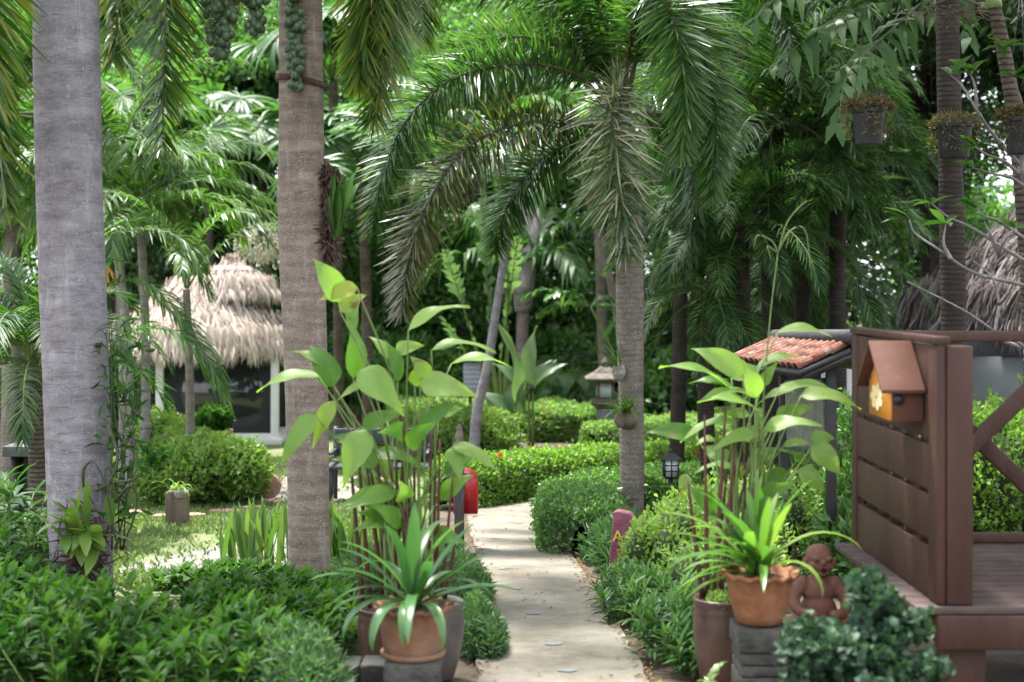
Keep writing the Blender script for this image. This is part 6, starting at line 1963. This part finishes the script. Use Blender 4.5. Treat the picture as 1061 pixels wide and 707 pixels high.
# boards and gaps (heights from the photograph)
edges = [(0.0, .2), (.232, .405), (.425, .605), (.625, .80), (.8005, .993)]
for k, (f0, f1) in enumerate(edges):
    m_ = MB(); box(m_, (x0 + .002, ya + .107, pz0 + H_ * f0), (x0 + .028, yb - .102, pz0 + H_ * f1)); m_.build('panel_board', M_brown, dk, bevel=.004)
m_ = MB()
for k in range(5):
    y = ya + .25 + k * (yb - ya - .5) / 4
    box(m_, (x0 + .0295, y - .07, pz0 + .02), (x0 + .045, y + .07, pz1 - .03))
m_.build('panel_batten', M_brown, dk)
# near post
m_ = MB(); box(m_, (x0 + .037, ya - .012, zd + .004), (x0 + .137, ya + .1, pz1 - .006)); m_.build('post', M_brown, dk, bevel=.006)
m_ = MB(); box(m_, (x0 + .037, yb - .1, zd + .004), (x0 + .12, yb - .012, pz1 - .04)); m_.build('post', M_brown, dk, bevel=.006)
m_ = MB(); box(m_, (x0 + 1.05, yb - .1, zd + .052), (x0 + 1.13, yb - .012, pz1 - .04)); m_.build('post', M_brown, dk, bevel=.006)
m_ = MB(); box(m_, (x0 + .055, yb - .11, pz1 - .037), (x0 + 2.38, yb + .0, pz1 + .012)); m_.build('rail', M_brown, dk, bevel=.006)
for (xa, xb) in ((x0 + .12, x0 + 1.05), (x0 + 1.13, x0 + 2.06)):
    m_ = MB(); bar(m_, (xa, yb - .07, zd + .06), (xb, yb - .07, pz1 - .05), .045, .075); m_.build('brace', M_brown, dk, bevel=.005)
    m_ = MB(); bar(m_, (xa, yb - .02, pz1 - .05), (xb, yb - .02, zd + .06), .045, .075); m_.build('brace', M_brown, dk, bevel=.005)

# birdhouse shaped letterbox on the panel
bxo, bxi = x0 - .135, x0 - .004
y0_, y1_ = 5.62, 5.96
zp = lambda py, y: P(0, py, y)[2]
zb_, ze_ = zp(437, 5.62), zp(399, 5.62)
bh = empty('birdhouse_box', (bxi, 5.92, zb_), 'small brown birdhouse shaped box with an orange front fixed to the deck panel', 'birdhouse')
m_ = MB(); ym = (y0_ + y1_) / 2; zr = ze_ + .17
pf = [(y0_, zb_), (y1_, zb_), (y1_, ze_), (ym, zr - .03), (y0_, ze_)]
Vf = [(bxo + .008, y, z) for y, z in pf] + [(bxi, y, z) for y, z in pf]
m_.add(np.array(Vf), [[0, 1, 2, 3, 4], [9, 8, 7, 6, 5]] + [[i, i + 5, (i + 1) % 5 + 5, (i + 1) % 5] for i in range(5)])
m_.build('box', M_roofpaint, bh, bevel=.003)
m_ = MB()
Vf = [(bxo, y, z) for y, z in [(y0_ + .004, zb_ + .003), (y1_ - .004, zb_ + .003), (y1_ - .004, ze_), (ym, zr - .04), (y0_ + .004, ze_)]]
Vf += [(bxo + .0075, y, z) for _, y, z in Vf]
m_.add(np.array(Vf), [[0, 4, 3, 2, 1], [5, 6, 7, 8, 9]] + [[i, (i + 1) % 5, (i + 1) % 5 + 5, i + 5] for i in range(5)])
fr_ = m_.build('front', M_orange, bh)
m_ = MB()
zc = (zb_ + ze_) / 2 + .01
for k in range(7):
    a = k / 7 * 2 * PI
    t = np.linspace(0, 2 * PI, 12, endpoint=False)
    cyy, czz = ym + .03 + math.cos(a) * .055, zc + math.sin(a) * .03
    V = [(bxo - .003 - k * .0003, cyy + math.cos(q) * .045 * math.cos(a) - math.sin(q) * .03 * math.sin(a), czz + math.cos(q) * .026 * math.sin(a) + math.sin(q) * .02 * math.cos(a)) for q in t]
    m_.add(np.array(V), [list(range(12))])
m_.build('flower_motif', M_cream, fr_)
for s_ in (0, 1):
    m_ = MB()
    ye = (y0_ - .035) if s_ == 0 else (y1_ + .035)
    zo = ze_ - .018
    A = [(bxo - .045, ym, zr), (bxi - .001, ym, zr), (bxi - .001, ye, zo), (bxo - .045, ye, zo)]
    Bv = [(x, y, z - .014) for x, y, z in A]
    m_.add(np.array(A + Bv), np.array([(0, 1, 2, 3), (7, 6, 5, 4), (0, 4, 5, 1), (1, 5, 6, 2), (2, 6, 7, 3), (3, 7, 4, 0)]))
    m_.build('roof_panel', M_roofpaint, bh, bevel=.003)
m_ = MB(); lathe(m_, (0, 0, 0), [(.02, 0), (.022, .006), (.02, .014), (.01, .02), (.001, .021)], 16)
V_ = m_.V[0].copy(); m_.V[0] = np.stack([V_[:, 0] + bxo + .03, y0_ - V_[:, 2], V_[:, 1] + zp(414, 5.62)], 1)
m_.build('knob', M_plastic, bh, smooth=True)

# ------------------------------------------------------------------ hanging pots
for k, (px, ytop, ybot, wd, Yc, lab, hang) in enumerate([(900, 113, 150, 33, 8.0, 'black plastic pot with dry trailing leaves hanging left of the dark trunk', 1), (989, 128, 164, 36, 10.4, 'black plastic pot with dry leaves strapped to the dark ringed trunk', 0), (1058, 122, 160, 34, 8.2, 'black plastic pot at the right edge under the leaning brown trunk', 1)]):
    c = P(px, ybot, Yc); h = (ybot - ytop) / F * Yc; r = wd / 2 / F * Yc
    root = empty('hanging_pot', c, lab, 'hanging pot', 'black hanging pots')
    m_ = MB(); lathe(m_, c, [(r * .8, 0), (r * .82, .004), (r * .97, h * .86), (r * 1.06, h * .87), (r * 1.08, h), (r * .96, h), (r * .93, h * .85)], 32); m_.build('pot', M_plastic, root, smooth=False, bevel=.002)
    m_ = MB(); lathe(m_, c + [0, 0, h * .86], [(.001, .02), (r * .94, 0)], 20); m_.build('soil', M_soil, root)
    if hang:
        m_ = MB()
        for q in range(3):
            a = q * 2.094 + .5
            tube(m_, np.array([c + [math.cos(a) * r, math.sin(a) * r, h], c + [0, 0, h + .75]]), [.0015, .0015], 4, n=2)
        tube(m_, np.array([c + [0, 0, h + .75], c + [0.05, 0, h + 2.2]]), [.002, .002], 4, n=2)
        m_.build('wire', M_black, root)
    rt = empty('trailing_plant', c + [0, 0, h], ['dry brownish plant spilling over the hanging black pot left of the dark trunk', 'dry brownish plant spilling over the pot on the dark ringed trunk', 'dry brownish plant in the black pot at the right edge'][k], 'plant', 'dry plants in black pots')
    m_ = MB(); n = 900
    a = rng.uniform(0, 2 * PI, n); q = rng.uniform(0, 1, n)
    rad = r * (.1 + 1.15 * np.sqrt(q)) + .02
    zz = h * 1.0 + .05 * (1 - q) - np.where((q > .6) & (np.sin(a * 3 + k) > .1), rng.uniform(0, .85, n) * h, 0) + rng.normal(0, .012, n)
    pos = c + np.stack([np.cos(a) * rad, np.sin(a) * rad, zz], 1)
    scatter(m_, pos, rng.normal(0, .8, (n, 3)) + np.stack([np.cos(a) * .6, np.sin(a) * .6, np.full(n, .1)], 1), rsph(n), rng.uniform(.02, .055, n), rng.uniform(.006, .016, n), rng.uniform(0, 1, n))
    m_.build('foliage', M_dryplant, rt)

# ------------------------------------------------------------------ pale branched tree at the right edge
Y = 8.6
g = np.array([X(1092, Y), Y, gz(Y)])
root = empty('frangipani_tree', g, 'bare pale branched tree with sparse leathery leaves at the right edge', 'tree')
m_ = MB()
tr = [g, P(1090, 480, Y), P(1080, 400, Y), P(1066, 362, Y - .1)]
tube(m_, np.array(tr), [.07, .055, .04, .032], 12, n=24, wob=.02)
tube(m_, np.array([P(1080, 400, Y), P(1075, 250, Y + .1), P(1058, 170, Y)]), [.04, .028, .022], 10, n=20, wob=.02)
m_.build('trunk', M_palebark, root, smooth=True)
brs = [[(1080, 395, 8.5), (1058, 362, 8.3), (1032, 342, 8.2), (1000, 322, 8.1), (940, 292, 8.0)],
       [(1066, 362, 8.4), (1036, 345, 8.3), (1034, 315, 8.3), (1024, 288, 8.3), (1008, 270, 8.3)],
       [(1085, 300, 8.6), (1050, 298, 8.4), (1010, 285, 8.3), (975, 262, 8.2), (950, 240, 8.2), (942, 228, 8.2)],
       [(1080, 280, 8.6), (1045, 262, 8.5), (1010, 240, 8.4), (985, 225, 8.4), (966, 212, 8.4)],
       [(985, 268, 8.2), (978, 250, 8.2), (980, 232, 8.2)],
       [(1058, 172, 8.6), (1030, 140, 8.5), (1012, 112, 8.4), (1000, 90, 8.4), (985, 78, 8.4)],
       [(1056, 180, 8.6), (1040, 165, 8.5), (1025, 160, 8.4), (1010, 152, 8.4)],
       [(1070, 200, 8.6), (1048, 186, 8.5), (1030, 180, 8.4), (1008, 174, 8.3)],
       [(1065, 250, 8.6), (1040, 232, 8.4), (1022, 222, 8.3), (1012, 216, 8.3)],
       [(1034, 262, 8.5), (1028, 245, 8.4), (1020, 230, 8.4)], [(1034, 262, 8.5), (1042, 245, 8.4), (1052, 236, 8.4)],
       [(1012, 112, 8.4), (1010, 95, 8.4), (1005, 75, 8.4)], [(1058, 172, 8.6), (1062, 120, 8.5), (1050, 80, 8.4)]]
tw = MB()
for b in brs:
    pts = np.array([P(*q) for q in b]); pts[1:-1] += rng.normal(0, .012, (len(pts) - 2, 3))
    tube(tw, pts, [.013, .010, .007, .004], 8, n=26, wob=.03)
tw.build('branch', M_palebark, root, smooth=True)
ends = [(985, 78, 8.4), (1005, 75, 8.4), (1010, 152, 8.4), (1008, 174, 8.3), (1012, 216, 8.3), (966, 212, 8.4), (980, 232, 8.2), (1052, 236, 8.4), (1050, 80, 8.4), (942, 228, 8.2), (1040, 50, 8.4)]
m_ = MB()
for (px, py, yv) in ends:
    n = 7 if py < 160 else 4
    c = P(px, py, yv)
    a = rng.uniform(0, 2 * PI, n)
    d = np.stack([np.cos(a), np.sin(a) * .6, rng.uniform(-.1, .9, n)], 1)
    scatter(m_, np.tile(c, (n, 1)), d, np.tile([0, -.3, 1.], (n, 1)) + rng.normal(0, .3, (n, 3)), rng.uniform(.11, .17, n), rng.uniform(.04, .055, n), rng.uniform(.2, .9, n), 'leaf', 0, .25, .08)
m_.build('foliage', M_ivyb if 'M_ivyb' in globals() else M_shrub, root)

# ------------------------------------------------------------------ background trees and greenery
def tree(label, base, top, lumps, n, ll, lw, mat, r=.15, name='broadleaf_tree', group='background trees', tint=(.45, .25), bark=None):
    root = empty(name, base, label, 'tree', group)
    base, top = np.asarray(base, float), np.asarray(top, float)
    m_ = MB(); tube(m_, np.array([base, (base + top) / 2 + rng.normal(0, .12, 3), top]), [r * 1.15, r * .85, r * .5], 12, n=20, wob=.03)
    m_.build('trunk', bark or M_darkbark, root, smooth=True)
    for (c, rr3) in lumps:
        m_ = MB(); tube(m_, np.array([base + (top - base) * rng.uniform(.55, .95), (top + c) / 2 + rng.normal(0, .15, 3), np.asarray(c)]), [r * .45, r * .3, r * .1], 7, n=10)
        m_.build('limb', bark or M_darkbark, root, smooth=True)
    bush_mb(lumps, n, ll, lw, tint, .1, 'diamond', 1.0, .5, 0).build('crown', mat, root)
    return root


def lumps_around(px, py, Y, sx, sz, k, r):
    return [(P(px + rng.normal(0, sx), py + rng.normal(0, sz), Y + rng.normal(0, .8)), np.array([r, r, r * .75]) * rng.uniform(.7, 1.25)) for _ in range(k)]


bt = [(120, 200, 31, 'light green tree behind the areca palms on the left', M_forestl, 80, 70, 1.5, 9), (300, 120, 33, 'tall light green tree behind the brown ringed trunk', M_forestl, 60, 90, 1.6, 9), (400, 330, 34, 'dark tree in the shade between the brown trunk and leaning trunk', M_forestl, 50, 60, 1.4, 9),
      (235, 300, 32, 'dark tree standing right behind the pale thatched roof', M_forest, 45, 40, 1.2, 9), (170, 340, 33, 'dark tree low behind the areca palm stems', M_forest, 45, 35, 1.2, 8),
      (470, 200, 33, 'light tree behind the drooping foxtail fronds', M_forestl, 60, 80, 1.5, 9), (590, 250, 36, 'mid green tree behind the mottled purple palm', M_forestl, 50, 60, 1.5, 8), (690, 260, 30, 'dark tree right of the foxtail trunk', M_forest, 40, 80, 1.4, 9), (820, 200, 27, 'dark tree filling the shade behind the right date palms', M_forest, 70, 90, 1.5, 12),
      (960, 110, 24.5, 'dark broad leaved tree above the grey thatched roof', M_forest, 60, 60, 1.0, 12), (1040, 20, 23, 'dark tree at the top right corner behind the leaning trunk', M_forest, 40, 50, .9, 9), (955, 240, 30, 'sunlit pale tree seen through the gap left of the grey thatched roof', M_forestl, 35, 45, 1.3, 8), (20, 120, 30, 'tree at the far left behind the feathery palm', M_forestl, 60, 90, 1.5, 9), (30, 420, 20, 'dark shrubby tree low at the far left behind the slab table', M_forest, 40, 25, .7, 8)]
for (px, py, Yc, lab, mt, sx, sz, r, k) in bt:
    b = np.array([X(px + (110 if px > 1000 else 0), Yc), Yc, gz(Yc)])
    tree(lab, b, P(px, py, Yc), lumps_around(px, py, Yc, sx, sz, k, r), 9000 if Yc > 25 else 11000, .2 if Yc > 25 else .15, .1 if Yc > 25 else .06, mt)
# tall trees added to darken the right side and deck, crowns mostly above the frame
for (x, y, tz, lab, k) in [(6.2, 13.5, 5.5, 'tall added shade tree right of the deck with its crown above the picture', 14), (1.9, 7.6, 5.4, 'tall tree added to shade the deck, leaning over it, its crown above the picture', 9), (4.6, 22.0, 6.5, 'tall dark tree added for shade behind the right hand date palms', 16), (7.5, 25.0, 6.5, 'tall dark tree added for shade behind the grey thatched roof', 14)]:
    lp = [((x + rng.normal(-.4, 1.5), y + rng.normal(0, 1.6), tz + rng.normal(.6, .8)), np.array([1.3, 1.3, .8]) * rng.uniform(.7, 1.2)) for _ in range(k)]
    if y < 9:
        lp = [((1.75 + rng.normal(0, .55), 7.5 + rng.normal(0, .6), tz + rng.normal(0, .4)), np.array([.75, .75, .45]) * rng.uniform(.8, 1.1)) for _ in range(k)]
        x = 5.2
    tree(lab, (x, y, gz(y)), (x - (.2 if y > 9 else 3.0), y, tz), lp, 16000, .17, .075, M_forest, .2, 'added_shade_tree', 'added tall shade trees')
# tall trees that close the top of the view
for (px, Yc, tz, lab, k, mt) in [(230, 34, 8.2, 'tall light tree high above the pale hut', 16, M_forestl), (430, 37, 9.0, 'tall light tree high between the brown trunk and the foxtail fronds', 18, M_forestl), (90, 35, 8.5, 'tall tree high behind the thick grey trunk', 14, M_forestl), (500, 40, 9.5, 'tall tree far behind the leaning trunk', 14, M_forest), (690, 36, 9.0, 'tall dark tree far behind the foxtail crown', 12, M_forest)]:
    x = X(px, Yc)
    lp = [((x + rng.normal(0, 1.7), Yc + rng.normal(0, 1.2), tz + rng.normal(-.6, 1.3)), np.array([1.5, 1.3, 1.0]) * rng.uniform(.7, 1.25)) for _ in range(k)]
    tree(lab, (x, Yc, gz(Yc)), (x, Yc, tz - 1), lp, 11000, .28, .14, mt, .22, 'tall_tree', 'tall background trees')
for (px, Yc, h, lab) in [(385, 30, 1.9, 'mid green bush behind the tall broad leaves on the left'), (440, 31, 1.6, 'mid green bush left of the leaning trunk'), (575, 34, 1.7, 'mid green bush left behind the stone lantern'), (665, 30, 1.8, 'mid green bush behind the right of the foxtail trunk'), (720, 28, 1.5, 'mid green bush far behind the black garden lantern'), (620, 35, 2.2, 'taller mid green bush right behind the stone lantern')]:
    x = X(px, Yc)
    bush(lab, [((x + rng.normal(0, .4), Yc + rng.normal(0, .3), gz(Yc) + h * f), (.7, .6, .5)) for f in (.3, .55, .8, .45, .65)], 5000, .17, .085, M_forestl, name='tall_bush', group='mid green bushes', tint=(.55, .3), core=.5)
# far greenery: one mass
n = 430
lumps = []
for k in range(n):
    px = rng.uniform(-250, 1300) if k < 330 else rng.uniform(330, 640); Yc = rng.uniform(37, 46)
    py = 440 - abs(rng.normal(0, 190)) if k > 90 else rng.uniform(330, 450)
    if 548 < px < 610 and py < 70 or 150 < px < 215 and py < 60:
        continue
    lumps.append((P(px, py, Yc), np.array([1.3, 1.2, 1.0]) * rng.uniform(.7, 1.4)))
mb = bush_mb(lumps, 130000, .3, .15, (.45, .28), .1, 'diamond', 1.0, .45, 0)
tag(mb.build('distant_woodland', M_forestl, loc=(0, 40, gz(40))), 'dense far off mass of garden trees closing the view', 'woodland', kind='stuff')
mb = bush_mb([(P(px, rng.uniform(405, 440), 35.5 + rng.normal(0, .4)), np.array([1.4, .8, 1.0]) * rng.uniform(.8, 1.2)) for px in range(-300, 1400, 38)], 30000, .2, .1, (.3, .25), .3, 'diamond', .9, .3, .7)
tag(mb.build('distant_undergrowth', [M_forestl, M_core], loc=(0, 36, gz(36))), 'dark undergrowth along the foot of the far trees', 'undergrowth', kind='stuff')
